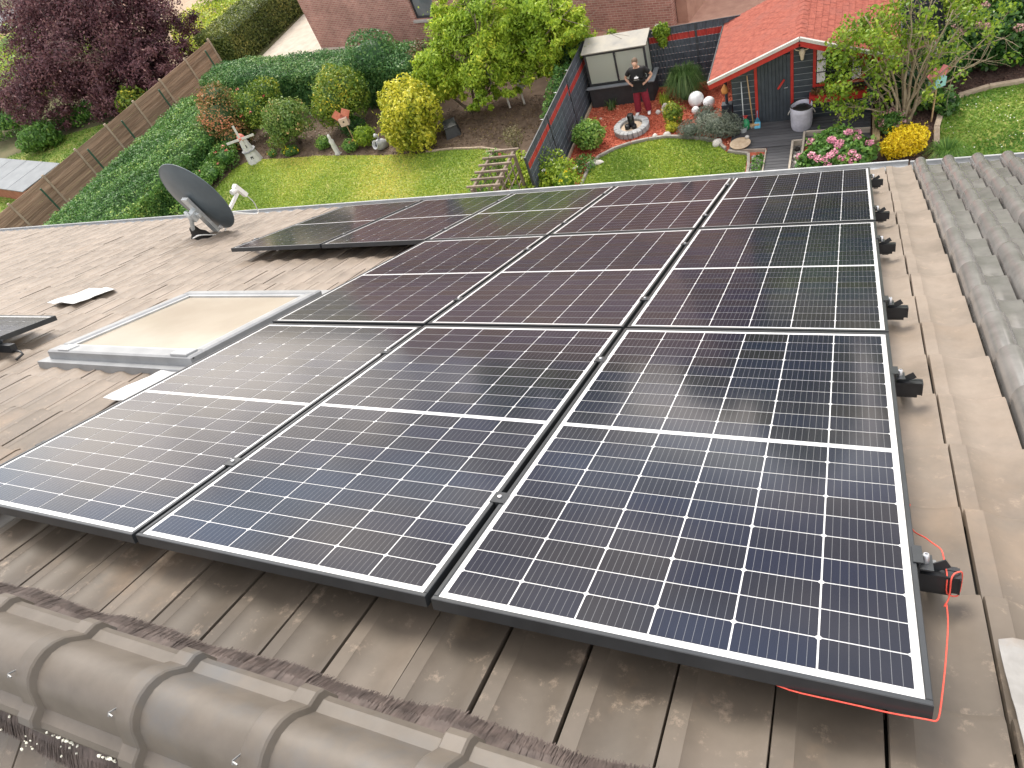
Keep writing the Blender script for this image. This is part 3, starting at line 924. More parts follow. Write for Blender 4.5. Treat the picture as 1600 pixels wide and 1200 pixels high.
sheet('lawn', LAWN2, .016, m_grassg)
sheet('mulch_bed', [(.40, 13), (9, 13), (9, 21), (.40, 21)], .006, m_darkmulch)
sheet('lawn', LAWN3, .014, m_grassg)
sheet('paving', [(-28.4, 24.0), (-24, 27), (-20, 27), (-24.5, 45), (-28.4, 45)], .010, m_pave)
sheet('terrace', [(-7.6, 20.6), (2.5, 20.6), (2.5, 26), (-5, 28), (-14, 28), (-14, 24.2), (-7.6, 23.0)], .010, m_redpave)
NL = [(-31.6, 19), (-32, 24.5), (-35.5, 24.6), (-39, 23.8), (-42.5, 22.3), (-44, 20.5), (-42, 18), (-36, 16)]
sheet('lawn', NL, .012, m_grassg)
sheet('field', [(-33, 29), (-31.5, 34), (-31.0, 46), (-60, 70), (-52, 44), (-43, 33)], .008, m_dirt)
ang = math.radians(-38)
def road_poly(a, b_):
    c = np.array((-68, 49.)); d = np.array((math.cos(ang), -math.sin(ang) * -1)); d = np.array((.80, .05)); d /= np.linalg.norm(d)
    return d
# street running past the far plots
sheet('road', [(-110, 50.5), (-50, 46.0), (-50, 51.5), (-110, 58)], .012, m_asph)
kb = MB(); kb.add([(-110, 49.9, 0), (-50, 45.4, 0), (-50, 45.95, 0), (-110, 50.45, 0), (-110, 49.9, .12), (-50, 45.4, .12), (-50, 45.95, .12), (-110, 50.45, .12)], [(3, 2, 1, 0), (4, 5, 6, 7), (0, 1, 5, 4), (1, 2, 6, 5), (2, 3, 7, 6), (3, 0, 4, 7)])
tag(kb.build('kerb', M('kerb_stone', (.55, .55, .55), (.65, .65, .65), rough=.8)), kind='structure')
sheet('verge', [(-110, 46.5), (-50, 42.3), (-50, 45.38), (-110, 49.88)], .010, m_redpave)

# grass blades
m_grass = LEAF('grass_blade', (0.134, 0.243, 0.026), (0.295, 0.423, 0.048), (0.489, 0.550, 0.077), (0.710, 0.642, 0.155), trans=.3, rough=.5)
m_grass2 = LEAF('grass_blade_lush', (0.069, 0.187, 0.022), (0.138, 0.287, 0.033), (0.241, 0.386, 0.052), (0.367, 0.442, 0.092), trans=.3, rough=.5)
def inpoly(P, poly):
    x, y = P[:, 0], P[:, 1]; ins = np.zeros(len(P), bool); n = len(poly); j = n - 1
    for i in range(n):
        xi, yi = poly[i]; xj, yj = poly[j]
        c = ((yi > y) != (yj > y)) & (x < (xj - xi) * (y - yi) / (yj - yi + 1e-12) + xi)
        ins ^= c; j = i
    return ins
def grass(poly, n, mat, lab, ymin=14.5, seed=0, h=.05, tone=0):
    g2 = np.random.default_rng(seed)
    A = np.array(poly); lo = A.min(0); hi = A.max(0); lo[1] = max(lo[1], ymin)
    P = g2.uniform(lo, hi, (n, 2)); P = P[inpoly(P, poly)]
    P3 = np.c_[P, np.full(len(P), .030)]
    o = leafmesh('grass', P3, np.tile((0, -.4, .5), (len(P), 1)), h * 1.5, mat, None, .34, seed, .6, .9, -1.6, 'stuff', tone, .38)
    return tag(o, lab, 'grass')
grass(LAWN1, 60000, m_grass, 'pale mown grass of the lawn behind the windmill garden', seed=1, tone=.08)
grass(LAWN2, 22000, m_grass, 'mown grass of the small lawn bordered by the curved edging', seed=2, ymin=15)
grass(LAWN3, 26000, m_grass2, 'lush green grass of the lawn beside the hydrangea bush', seed=3, ymin=15)
grass(NL, 14000, m_grass2, "grass of the neighbour's lawn beyond the wooden fence", seed=4, h=.08)

# chips of bark mulch
def chips(poly_in, poly_out, n, mat, lab, seed, size=.055):
    g2 = np.random.default_rng(seed)
    A = np.array(poly_in); P = g2.uniform(A.min(0), A.max(0), (n, 2)); P = P[inpoly(P, poly_in)]
    for po in poly_out: P = P[~inpoly(P, po)]
    P3 = np.c_[P, np.full(len(P), .022)]
    o = leafmesh('mulch_chips', P3, np.tile((0, 0, 1.), (len(P), 1)), size, mat, None, .55, seed, .45, 2, 0, 'stuff')
    return tag(o, lab, 'mulch')
m_chip = LEAF('red_chip', (.26, .045, .024), (.50, .115, .062), (.62, .19, .11), (.66, .33, .22), trans=0, rough=.8)
m_chipd = LEAF('dark_chip', (0.035, 0.020, 0.018), (0.085, 0.045, 0.036), (0.150, 0.090, 0.070), (0.220, 0.150, 0.120), trans=0, rough=.85)
chips([(-7.7, 15), (-2.9, 15), (-2.9, 20.3), (-7.7, 20.3)], [LAWN2], 24000, m_chip, 'red bark chips covering the bed around the fountain', 11)
chips([(.45, 15), (6, 15), (6, 20.5), (.45, 20.5)], [LAWN3], 12000, m_chipd, 'dark bark chips under the many-stemmed shrub', 12)

# ------------------------------------------------------------------ edging
m_edge = M('edging_concrete', (.20, .185, .165), (.30, .28, .25), scale=8, rough=.9, bump=.004, rnd=.12)
m_log = M('edging_stone', (.32, .25, .18), (.42, .34, .26), scale=9, rough=.9, bump=.006, rnd=.15)
def edging(pts, seg, w, h_, mat, name, lab, lim=None):
    t = thing(name, lab, 'edging')
    P = np.array(pts, float); d = np.r_[0, np.cumsum(np.linalg.norm(np.diff(P, axis=0), axis=1))]
    n = int(d[-1] / seg)
    for i in range(n):
        a, b_ = d[-1] * i / n + .008, d[-1] * (i + 1) / n - .008
        p = [np.interp(a, d, P[:, k]) for k in range(2)]; q = [np.interp(b_, d, P[:, k]) for k in range(2)]
        mb = MB(); mb.beam((p[0], p[1], h_ / 2 - .02), (q[0], q[1], h_ / 2 - .02 + g.normal() * .004), w, h_); mb.build('edging_block', mat, t)
    return t
edging([(-6.96, 14.2)] + LAWN2[1:9] + [(-3.1, 16.55)], .5, .07, .13, m_edge, 'lawn_edging', 'curved grey edging between red mulch and small lawn')
edging([(-3.02, 16.43), (-2.47, 16.22), (-2.42, 16.18), (-2.40, 14.5)], .55, .07, .12, m_edge, 'lawn_edging', 'straight grey edging beside the gravel strip')
edging([(1.75, 14.5)] + LAWN3[1:8], .7, .12, .13, m_log, 'lawn_edging', 'tan stone edging round the lush lawn by the hydrangea bush')
edging([(-13.3, 18.06), (-12.70, 18.10), (-10.75, 17.9), (-10.1, 17.6)], .9, .05, .10, m_log, 'lawn_edging', 'thin tan board edging in front of the bare soil')
edging([(-7.72, 14.0), (-7.70, 20.2)], .8, .06, .12, m_log, 'lawn_edging', 'tan board edging along the foot of the slatted divider')

# ------------------------------------------------------------------ dark deck and path
m_deck = M('deck_board', (.052, .054, .060), (.088, .090, .098), scale=5, rough=.75, bump=.002, bscale=60, rnd=.18, stretch=(.3, 3, 1))
dk = thing('deck', 'dark grey timber deck in front of the shed', 'deck', (0, 0, 0))
nb = 9
for i in range(nb):
    y0 = 16.47 + i * 1.19 / nb
    b = MB(); b.bbx(-3.0, .40, y0 + .004, y0 + 1.19 / nb - .004, .0, .062, .004); b.build('plank', m_deck, dk)
pk = thing('boardwalk', 'dark timber path leading from the deck towards the house', 'path', (0, 0, 0))
for i in range(16):
    y0 = 14.35 + i * .131
    b = MB(); b.bbx(-2.02, -1.42, y0 + .004, y0 + .127, .0, .060, .004); b.build('plank', m_deck, pk)
m_gravel = LEAF('gravel', (0.160, 0.155, 0.150), (0.340, 0.330, 0.310), (0.550, 0.540, 0.520), (0.720, 0.710, 0.690), trans=0, rough=.8)
m_timberw = M('weathered_timber', (.33, .29, .24), (.45, .40, .34), scale=6, rough=.85, stretch=(1, 1, 4))
for (x0, x1, y1, lab) in ((-2.37, -2.06, 16.18, 'grey gravel strip with weeds beside the small lawn'), (-1.38, -1.16, 16.45, 'narrow gravel strip with dark stones by the planter box')):
    P = np.c_[g.uniform(x0, x1, 1500), g.uniform(14.4, y1, 1500), np.full(1500, .03)]
    tag(leafmesh('gravel', P, np.tile((0, 0, 1.), (1500, 1)), .05, m_gravel, None, .8, 21, .5, 3, 0, 'stuff'), lab, 'gravel')
t = thing('border_frame', 'pale timber border round the gravel strip by the small lawn', 'border')
for p, q in (((-2.04, 14.4), (-2.04, 16.3)), ((-3.0, 16.44), (-2.04, 16.34))):
    b = MB(); b.beam((*p, .05), (*q, .05), .03, .09); b.build('border_board', m_timberw, t)
t = thing('planter_box', 'weathered timber planter box edge round the pink hydrangea', 'planter')
for p, q in (((-1.14, 14.4), (-1.14, 16.83)), ((-1.10, 16.83), (.38, 16.72)), ((-1.40, 14.4), (-1.40, 16.46)), ((-1.40, 16.46), (-1.16, 16.46))):
    b = MB(); b.beam((*p, .09), (*q, .09), .05, .20); b.build('border_board', m_timberw, t)
chips([(-1.1, 14.5), (.36, 14.5), (.36, 16.7), (-1.1, 16.8)], [], 4000, m_chip, 'red bark chips inside the planter box', 13)
b = MB(); b.bbx(.43, .60, 16.2, 17.62, .0, .16, .01); o = b.build('timber_sleeper', M('new_timber', (.34, .25, .13), (.44, .34, .20), scale=5, rough=.8, stretch=(6, 1, 6))); tag(o, 'tan timber sleeper at the end of the deck', 'sleeper')

# stones in the beds
m_stone = M('field_stone', (.42, .40, .37), (.58, .56, .52), scale=9, rough=.85, bump=.01, bscale=14)
m_pink = M('pink_stone', (.55, .38, .30), (.68, .52, .44), scale=9, rough=.85, bump=.008, bscale=14)
def stone(x, y, r, mat, lab, s=0, z=None):
    b = MB(); b.ball((0, 0, 0), r, 10, 7, .10, s); o = b.build('stone', mat, None, auto=60); o.location = (x, y, z if z is not None else r[2] * .6); o.rotation_euler = (0, 0, s)
    return tag(o, lab, 'stone')
stone(-5.12, 18.78, (.13, .08, .22), m_stone, 'upright grey slab stone standing right of the person', 1)
stone(-5.36, 18.86, (.09, .08, .07), m_stone, 'round pale stone between the person and the slab stone', 2)
stone(-7.38, 18.58, (.12, .10, .06), m_pink, 'flat pinkish stone beside the divider', 3)
stone(-7.20, 18.90, (.05, .05, .04), m_pink, 'small pink pebble beside the flat pinkish stone', 4)
stone(-5.2, 17.48, (.11, .09, .10), m_stone, 'pale boulder set into the curved edging', 5)
stone(-4.85, 17.52, (.13, .09, .10), m_stone, 'wide pale boulder set into the edging by the yellow plant', 6)
stone(-3.35, 16.85, (.15, .12, .12), m_stone, 'grey rock at the end of the edging beside the deck', 7)
stone(-6.80, 16.45, (.12, .30, .07), m_stone, 'long flat stone on the curved edging below the round shrub', 8)
stone(-3.95, 18.15, (.20, .14, .09), m_stone, 'grey rock behind the silvery lavender', 9)
for i, (x, y) in enumerate(((-1.27, 16.25), (-1.30, 15.9), (-1.24, 15.65))):
    stone(x, y, (.08, .07, .05), m_under if i == 0 else m_stone, ('dark round stone', 'pale round stone', 'small pale stone')[i] + ' in the narrow gravel strip', 20 + i, .06)

# ------------------------------------------------------------------ fences of woven plastic strips
m_strip = M('fence_strip', (.060, .072, .090), (.090, .105, .128), scale=6, rough=.48, rnd=.10)
m_stripr = M('fence_strip_red', (.38, .035, .030), (.46, .055, .045), scale=6, rough=.48)
m_wire = M('fence_wire', (.20, .235, .27), rough=.5)
m_post = M('fence_post', (.05, .055, .065), rough=.5)
def strip_fence(p, q, ht, name, lab, reds, dn=.05):
    """each strip is woven in and out of vertical wires; reds = {strip index: (s0, s1)}"""
    t = thing(name, lab, 'fence', (p[0], p[1], 0))
    d = np.array(q, float) - np.array(p, float); Ln = np.linalg.norm(d); d /= Ln; nrm = np.array((-d[1], d[0]))
    n = 9; hh = ht / n
    def piece(i, s0, s1, mat):
        k = max(2, int((s1 - s0) / dn)); ss = np.linspace(s0, s1, k + 1); V = []; F = []
        for j, s_ in enumerate(ss):
            w = .011 * (1 if (int(round(s_ / dn)) + i) % 2 else -1)
            for zz, th in ((i * hh + .0005, 0), ((i + 1) * hh - .0005, 0)):
                pt = d * s_ + nrm * w; V.append((pt[0], pt[1], zz))
            for zz in ((i * hh + .0005), ((i + 1) * hh - .0005)):
                pt = d * s_ + nrm * (w + .004); V.append((pt[0], pt[1], zz))
        for j in range(k):
            a = j * 4; F += [(a, a + 4, a + 5, a + 1), (a + 2, a + 3, a + 7, a + 6), (a + 1, a + 5, a + 7, a + 3), (a, a + 2, a + 6, a + 4)]
        mb = MB(); mb.add(V, F); mb.build('strip', mat, t, auto=20)
    for i in range(n):
        cuts = reds.get(i)
        if cuts is None: piece(i, 0, Ln, m_strip)
        else:
            a, b_ = cuts
            if a > .05: piece(i, 0, a, m_strip)
            piece(i, a, b_, m_stripr)
            if b_ < Ln - .05: piece(i, b_, Ln, m_strip)
    for s_ in np.arange(0, Ln + .01, Ln / max(1, round(Ln / 2.0))):
        pt = d * s_; mb = MB(); mb.bx(pt[0] - .03, pt[0] + .03, pt[1] - .02, pt[1] + .02, 0, ht + .02); mb.build('post', m_post, t)
    for s_ in np.arange(.25, Ln, .5):
        pt = d * s_ - nrm * .02; mb = MB(); mb.tube([(pt[0], pt[1], 0), (pt[0], pt[1], ht)], .004, 5); mb.build('wire', m_post, t)
    for i in range(1, n):
        pa = -nrm * .017; pb = d * Ln - nrm * .017; mb = MB(); mb.tube([(pa[0], pa[1], i * hh), (pb[0], pb[1], i * hh)], .0045, 5); mb.build('wire', m_wire, t)
    mb = MB(); mb.beam((0, 0, ht + .012), (d[0] * Ln, d[1] * Ln, ht + .012), .03, .018); mb.build('top_rail', m_post, t)
    return t
strip_fence((-7.80, 14.3), (-7.80, 20.45), 1.78, 'divider_fence', 'slate grey strip fence with a stepped red stripe dividing the gardens', {7: (0, 4.05), 6: (4.05, 6.15)})
strip_fence((-7.78, 20.48), (-2.6, 20.48), 1.78, 'strip_fence', 'slate strip fence with red stripe behind the glass planter', {7: (0, 5.18)})
strip_fence((1.0, 21.0), (8, 21.0), 1.9, 'strip_fence', 'dark strip fence behind the hydrangea bush', {})
m_alu2 = m_alu
for i, (y, z) in enumerate(((18.9, 1.72), (17.6, 1.74), (16.2, 1.74))):
    b = MB(); b.tube([(-7.82, y, z), (-7.95, y, z + .01)], .012, 6); o = b.build('fence_bracket', m_alu, None, True); tag(o, 'small pale bracket on the divider, ' + ('nearest the glass planter', 'halfway along', 'nearest the yellow shrub')[i], 'bracket')

# ------------------------------------------------------------------ raised planter with glass case
m_char = M('charcoal_paint', (.030, .032, .036), (.042, .045, .050), scale=5, rough=.6)
m_glassf = bpy.data.materials.new('frosted_glass'); m_glassf.use_nodes = True
_b = m_glassf.node_tree.nodes['Principled BSDF']; _b.inputs['Base Color'].default_value = (.62, .66, .58, 1); _b.inputs['Roughness'].default_value = .30
_b.inputs['Transmission Weight'].default_value = .45; _b.inputs['IOR'].default_value = 1.2
m_poly = M('polycarbonate', (.19, .187, .172), (.26, .245, .20), scale=2.5, rough=.55)
X0, X1, Y0, Y1 = -7.62, -5.62, 19.62, 20.36
t = thing('glass_planter', 'charcoal raised planter with glazed case and pale sloping roof', 'planter', ((X0 + X1) / 2, Y0, 0))
ox = np.array(((X0 + X1) / 2, Y0, 0))
W2 = (X1 - X0) / 2; D2 = Y1 - Y0
b = MB(); b.bx(-W2, W2, 0, D2, 0, .66); b.build('trough', m_char, t)
m_slate = M('slate_ledge', (.16, .18, .20), (.21, .23, .25), rough=.5)
b = MB(); b.bbx(-W2 - .06, W2 + .10, -.08, .06, .6605, .70); b.bbx(W2 - .05, W2 + .10, .0605, D2, .6605, .70); b.build('ledge', m_slate, t)
b = MB()
for x in (-W2 + .06, -.02, W2 - .10): b.bx(x - .03, x + .03, .085, .135, .7005, 1.74)
for x in (-W2 + .06, W2 - .10): b.bx(x - .03, x + .03, D2 - .07, D2 - .02, .7005, 1.86)
b.bx(-W2 + .091, W2 - .131, .088, .132, .705, .76); b.bx(-W2 + .091, W2 - .131, .088, .132, 1.66, 1.735)
b.build('glazing_frame', m_char, t)
for x0, x1 in ((-W2 + .091, -.051), (.011, W2 - .131)):
    b = MB(); b.bx(x0, x1, .104, .112, .765, 1.655); b.build('glass_pane', m_glassf, t)
b = MB(); b.bx(W2 - .104, W2 - .096, .14, D2 - .075, .705, 1.72); b.build('glass_pane', m_glassf, t)
b = MB(); b.add([(-W2 - .02, .0, 1.752), (W2, .0, 1.752), (W2, D2, 1.90), (-W2 - .02, D2, 1.90), (-W2 - .02, .0, 1.782), (W2, .0, 1.782), (W2, D2, 1.93), (-W2 - .02, D2, 1.93)], [(3, 2, 1, 0), (4, 5, 6, 7), (0, 1, 5, 4), (1, 2, 6, 5), (2, 3, 7, 6), (3, 0, 4, 7)]); b.build('roof_sheet', m_poly, t)
for x in (-.02,):
    for z in (.82, 1.58):
        b = MB(); b.bx(x + .031, x + .06, .07, .084, z, z + .05); b.build('hinge', m_alu, t)
m_dry = LEAF('dry_stalks', (0.200, 0.140, 0.050), (0.360, 0.270, 0.110), (0.520, 0.420, 0.200), (0.620, 0.540, 0.300), trans=.2)
P = np.c_[g.uniform(X0 + .2, X1 - .2, 900), g.uniform(Y0 + .2, Y1 - .1, 900), g.uniform(.7, 1.55, 900)]
tag(leafmesh('dry_plants', P, np.tile((0, -1., 0), (900, 1)), .16, m_dry, None, .16, 31, .4, 2, 2.5, 'stuff'), 'dry straw coloured stalks inside the glass planter', 'plants')

# ------------------------------------------------------------------ stone ring fountain
m_gr = M('grey_kerb_stone', (.26, .27, .28), (.38, .39, .39), scale=12, rough=.85, bump=.006, rnd=.2)
m_blk = M('black_basalt', (.010, .010, .011), (.020, .020, .022), scale=9, rough=.18)
t = thing('stone_ring_fountain', 'ring of grey stones with gravel and three black columns', 'fountain', (-6.02, 18.10, 0))
n = 22
for i in range(n):
    a = 2 * math.pi * i / n; ca, sa = math.cos(a), math.sin(a)
    b = MB(); R = [(ca, -sa, 0), (sa, ca, 0), (0, 0, 1)]
    b.bbx(-.10, .10, -.063, .063, -.08, .09, .012); V = b.v[0] @ np.array(R).T + np.array((.43 * ca, .43 * sa, .09 + g.normal() * .006)); b.v[0] = V
    b.build('ring_stone', m_gr, t)
m_sandg = M('tan_gravel', (.42, .32, .22), (.58, .47, .36), scale=30, rough=.9, bump=.01, bscale=60)
b = MB(); b.lathe([(.34, .02), (.33, .10), (.01, .12)], (0, 0, 0), 20); b.build('gravel_fill', m_sandg, t)
for k, (x, y, r, hh) in enumerate(((0, .06, .10, .48), (-.09, -.09, .085, .24), (.10, -.08, .085, .22))):
    b = MB(); b.lathe([(r * 1.02, .10), (r, .12), (r, hh - .02), (r * .85, hh), (.02, hh + .005)], (x, y, 0), 12); b.build('black_column', m_blk, t, auto=40)

# three glowing-white garden balls (unlit)
m_wball = M('opal_white', (.80, .81, .83), rough=.35)
for x, y, r, lab in ((-4.22, 18.95, .225, 'largest white garden ball beside the ornamental grass'), (-3.83, 18.78, .170, 'medium white garden ball beside the shed corner'), (-4.18, 18.52, .115, 'smallest white garden ball in front of the others')):
    t = thing('garden_ball', lab, 'garden ball', (x, y, 0))
    b = MB(); b.ball((0, 0, r + .04), r, 24, 16); b.build('globe', m_wball, t, True)
    b = MB(); b.lathe([(r * .45, 0), (r * .45, .05), (r * .35, .06)], (0, 0, 0), 14); b.build('base', m_char, t)
# ------------------------------------------------------------------ garden shed
m_board = M('slate_board', (.032, .042, .055), (.045, .057, .072), scale=5, rough=.55, rnd=.08)
m_highlight = M('chamfer_highlight', (.18, .20, .22), (.24, .26, .28), scale=5, rough=.6)  # paler slate standing in for sky light on the chamfers
m_redp = M('red_paint', (.38, .022, .018), (.46, .034, .028), scale=5, rough=.5)
m_shing = M('red_shingle', (.215, .044, .027), (.31, .082, .052), scale=9, rough=.85, bump=.003, bscale=80, c3=(.23, .07, .052), s3=1.4, lo3=.5, hi3=.75)
m_whitep = M('white_trim', (.42, .405, .385), (.50, .485, .46), scale=9, rough=.55)
SX0, SX1, SY0, SY1 = -2.98, .42, 17.66, 20.25
SXC = (SX0 + SX1) / 2 - .01; EZ, AZ, OH = 1.64, 2.47, .52
t = thing('garden_shed', 'slate blue timber shed with red trim and red shingle roof', 'shed', (SXC, SY0, 0))
hw = (SX1 - SX0) / 2
def sl(x): return AZ - .10 - (AZ - EZ) / (hw + OH) * abs(x)      # underside of the roof at local x
slope = (AZ - EZ) / (hw + OH)
core = MB(); core.add([(-hw + .02, .03, 0), (hw - .02, .03, 0), (hw - .02, .03, sl(hw)), (0, .03, sl(0) - .02), (-hw + .02, .03, sl(hw)), (-hw + .02, SY1 - SY0, 0), (hw - .02, SY1 - SY0, 0), (hw - .02, SY1 - SY0, sl(hw)), (0, SY1 - SY0, sl(0) - .02), (-hw + .02, SY1 - SY0, sl(hw))],
                      [(4, 3, 2, 1, 0), (5, 6, 7, 8, 9), (0, 1, 6, 5), (1, 2, 7, 6), (2, 3, 8, 7), (3, 4, 9, 8), (4, 0, 5, 9)])
wall = core.build('wall', m_board, t)
DX0, DX1, DH = -2.34 - SXC, -1.53 - SXC, 1.90
WX0, WX1, WZ0, WZ1 = -.93 - SXC, .12 - SXC, 1.00, 1.92
hb = .165
def board(x0, x1, i, parent=None):
    z0 = i * hb + .01; z1 = min((i + 1) * hb + .006, 9)
    # clip under the slope
    zt = min(z1, max(sl(x0), sl(x1)))
    if zt - z0 < .03: return
    xs0, xs1 = x0, x1
    b = MB(); b.add([(xs0, .030, z0), (xs1, .030, z0), (xs1, -.004, z0), (xs0, -.004, z0), (xs0, .030, zt), (xs1, .030, zt), (xs1, .006, zt), (xs0, .006, zt), (xs0, -.006, zt - .016), (xs1, -.006, zt - .016)],
                      [(0, 1, 2, 3), (3, 2, 9, 8), (8, 9, 6, 7), (7, 6, 5, 4), (0, 3, 8, 7, 4), (1, 5, 6, 9, 2)])
    o = b.build('siding_board', m_board, wall)
    b = MB(); b.beam((xs0, -.0085, zt - .006), (xs1, -.0085, zt - .006), .005, .012); b.build('edge_highlight', m_highlight, o)  # painted highlight: pale strip where the board's chamfer catches the sky
for i in range(14):
    z0, z1 = i * hb, (i + 1) * hb
    spans = [(-hw, DX0 - .075), (DX1 + .075, WX0 - .075), (WX1 + .075, hw)]
    if z1 <= WZ0 - .07 or z0 >= WZ1 + .07: spans = [(-hw, DX0 - .075), (DX1 + .075, hw)]
    if z0 >= DH + .06: spans = [(-hw, hw)]
    for a, c in spans:
        # keep the board below the rake
        zt = z1
        lim = (AZ - .12 - z1) / slope
        a2, c2 = max(a, -lim), min(c, lim)
        if c2 - a2 > .08: board(a2, c2, i)
for sx in (-1, 1):   # side walls, one board at a time
    for i in range(9):
        z0 = i * hb + .01; b = MB(); b.bx(min(sx * (hw - .02), sx * (hw + .012)), max(sx * (hw - .02), sx * (hw + .012)), .02, SY1 - SY0, z0, z0 + hb - .008); b.build('siding_board', m_board, wall)
# door of vertical boards
dn = 9; dw = (DX1 - DX0) / dn
b = MB(); b.bx(DX0, DX1, -.004, .028, .06, DH); dr = b.build('door', m_board, t)
for i in range(dn):
    b = MB(); b.bbx(0, dw - .008, 0, DH - .07, 0, .014, .004); V = b.v[0]; b.v[0] = np.stack([V[:, 0] + DX0 + i * dw + .004, -.0045 - V[:, 2], V[:, 1] + .065], 1); b.f = [tuple(reversed(f)) for f in b.f]
    b.build('door_board', m_board, dr)
b = MB(); b.lathe([(.012, 0), (.012, .03), (.006, .034)], (DX1 - .07, -.02, 1.02), 10, R=[(1, 0, 0), (0, 0, -1), (0, 1, 0)]); b.tube([(DX1 - .07, -.055, 1.02), (DX1 - .16, -.055, 1.02)], .008, 6); b.build('handle', m_alu, dr, True)
b = MB(); b.beam((DX0 + .50, -.035, 1.00), (DX0 + .66, -.035, 1.24), .05, .03, up=(0, 1, 0)); b.build('door_ornament', m_redp, dr)
b = MB()
for x in (DX0 - .037, DX1 + .037): b.bx(x - .036, x + .036, -.030, .006, .062, min(DH + .15, sl(x) - .02))
b.build('door_trim', m_redp, t)
# window
b = MB()
b.bx(WX0 - .07, WX0, -.035, .006, WZ0 - .07, WZ1 + .07); b.bx(WX1, WX1 + .07, -.035, .006, WZ0 - .07, WZ1 + .07)
b.bx(WX0 + .0005, WX1 - .0005, -.034, .006, WZ1, WZ1 + .07); b.bx(WX0 + .0005, WX1 - .0005, -.034, .006, WZ0 - .07, WZ0)
wn = b.build('window', m_redp, t)
m_dglass = M('dark_glass', (.015, .018, .02), rough=.05, coat=1, coat_rough=.02)
b = MB(); b.bx(WX0 + .001, WX1 - .001, -.006, .004, WZ0 + .001, WZ1 - .001); b.build('pane', m_dglass, wn)
m_curt = M('curtain', (.62, .60, .62), (.74, .72, .73), scale=9, rough=.8)
for x0, x1 in ((WX0 + .02, WX0 + .22), (WX1 - .22, WX1 - .02)):
    b = MB(); k = 10; V = []; F = []
    for j in range(k + 1):
        u = x0 + (x1 - x0) * j / k; yy = -.009 - .006 * (j % 2)
        V += [(u, yy, WZ0 + .03), (u, yy, WZ1 - .02), (u, yy + .002, WZ0 + .03), (u, yy + .002, WZ1 - .02)]
    for j in range(k): F += [(j * 4, j * 4 + 4, j * 4 + 5, j * 4 + 1), (j * 4 + 2, j * 4 + 3, j * 4 + 7, j * 4 + 6)]
    b.add(V, F); b.build('curtain', m_curt, wn)
b = MB()
xm = (WX0 + WX1) / 2
b.bx(xm - .015, xm + .015, -.028, -.018, WZ0, WZ1)
for zz in (WZ0 + .31, WZ0 + .62): b.bx(WX0 + .0006, xm - .016, -.027, -.019, zz - .012, zz + .012); b.bx(xm + .016, WX1 - .0006, -.027, -.019, zz - .012, zz + .012)
b.build('glazing_bar', m_char, wn)
# flower box
b = MB(); b.bx(WX0 - .14, WX1 + .14, -.24, -.035, .60, .80); fb = b.build('flower_box', m_redp, t)
m_gera = LEAF('box_plants', (.05, .08, .02), (.20, .10, .04), (.34, .16, .06), (.45, .24, .10))
P = np.c_[g.uniform(WX0 - .1, WX1 + .1, 500), g.uniform(-.24, -.05, 500), g.uniform(.79, .92, 500)]
leafmesh('box_plants', P, np.tile((0, -.3, 1.), (500, 1)), .07, m_gera, fb, .5, 41, .8, 4, 0, 'stuff')
# roof: two deck planes, courses of shingles, ridge, bargeboards
FY0, FY1 = -.42, SY1 - SY0 + .30
ex = hw + OH
for sx in (-1, 1):
    b = MB(); V = []
    for y in (FY0, FY1):
        V += [(0, y, AZ - .035), (sx * ex, y, EZ - .035), (0, y, AZ - .075), (sx * ex, y, EZ - .075)]
    b.add(V, [(0, 1, 5, 4), (2, 6, 7, 3), (0, 2, 3, 1), (4, 5, 7, 6), (0, 4, 6, 2), (1, 3, 7, 5)]); rp_ = b.build('roof', m_board, t)
    L0 = math.hypot(ex, AZ - EZ); nc = 15; ch = L0 / nc; ux, uz = sx * ex / L0, -(AZ - EZ) / L0; nx_, nz_ = (AZ - EZ) / L0 * sx, ex / L0
    for i in range(nc):
        # each course: a row of three-tab shingles
        V = []; F = []; tw = .30
        s0 = i * ch - .01; s1 = (i + 1) * ch
        y = FY0 + .01 - (tw / 2 if i % 2 else 0)
        while y < FY1 - .01:
            a, c = max(y + .004, FY0 + .01), min(y + tw - .004, FY1 - .01)
            if c - a > .02:
                k = len(V); dz = g.normal() * .0015
                for s_, hgt in ((s0, -.028), (s1 + g.normal() * .002, -.012 + dz)):
                    for yy in (a, c): V.append((ux * s_ + nx_ * hgt, yy, AZ + uz * s_ + nz_ * hgt))
                for s_, hgt in ((s1, -.026),):
                    for yy in (a, c): V.append((ux * s_ + nx_ * hgt, yy, AZ + uz * s_ + nz_ * hgt))
                F += [(k, k + 1, k + 3, k + 2), (k + 2, k + 3, k + 5, k + 4)]
            y += tw
        b = MB(); b.add(V, F); o = b.build('shingle_course', m_shing, rp_)
        o['kind'] = 'stuff'
    # bargeboards, white gutter-like edge above and red below
    y0 = FY0 - .03
    A_ = np.array((0, y0, AZ - .02)); B_ = np.array((sx * ex, y0, EZ - .02))
    b = MB(); b.beam(A_, B_, .07, .075, up=(0, 0, 1)); b.build('white_bargeboard', m_whitep, t)
    b = MB(); b.beam(A_ + np.array((0, .015, -.115)), B_ + np.array((0, .015, -.115)), .03, .14, up=(0, 0, 1)); b.build('red_bargeboard', m_redp, t)
    b = MB(); b.beam((sx * (ex + .02), FY0, EZ - .045), (sx * (ex + .02), FY1, EZ - .045), .03, .07); b.build('eave_board', m_char, t)
b = MB()
for i in range(14):
    y = FY0 + .02 + i * (FY1 - FY0) / 14
    b.add([(-.12, y, AZ - .05), (0, y, AZ - .002 + .004), (.12, y, AZ - .05), (-.12, y + .24, AZ - .055), (0, y + .24, AZ - .006), (.12, y + .24, AZ - .055)], [(0, 1, 4, 3), (1, 2, 5, 4)])
b.build('ridge_cap', m_shing, t)
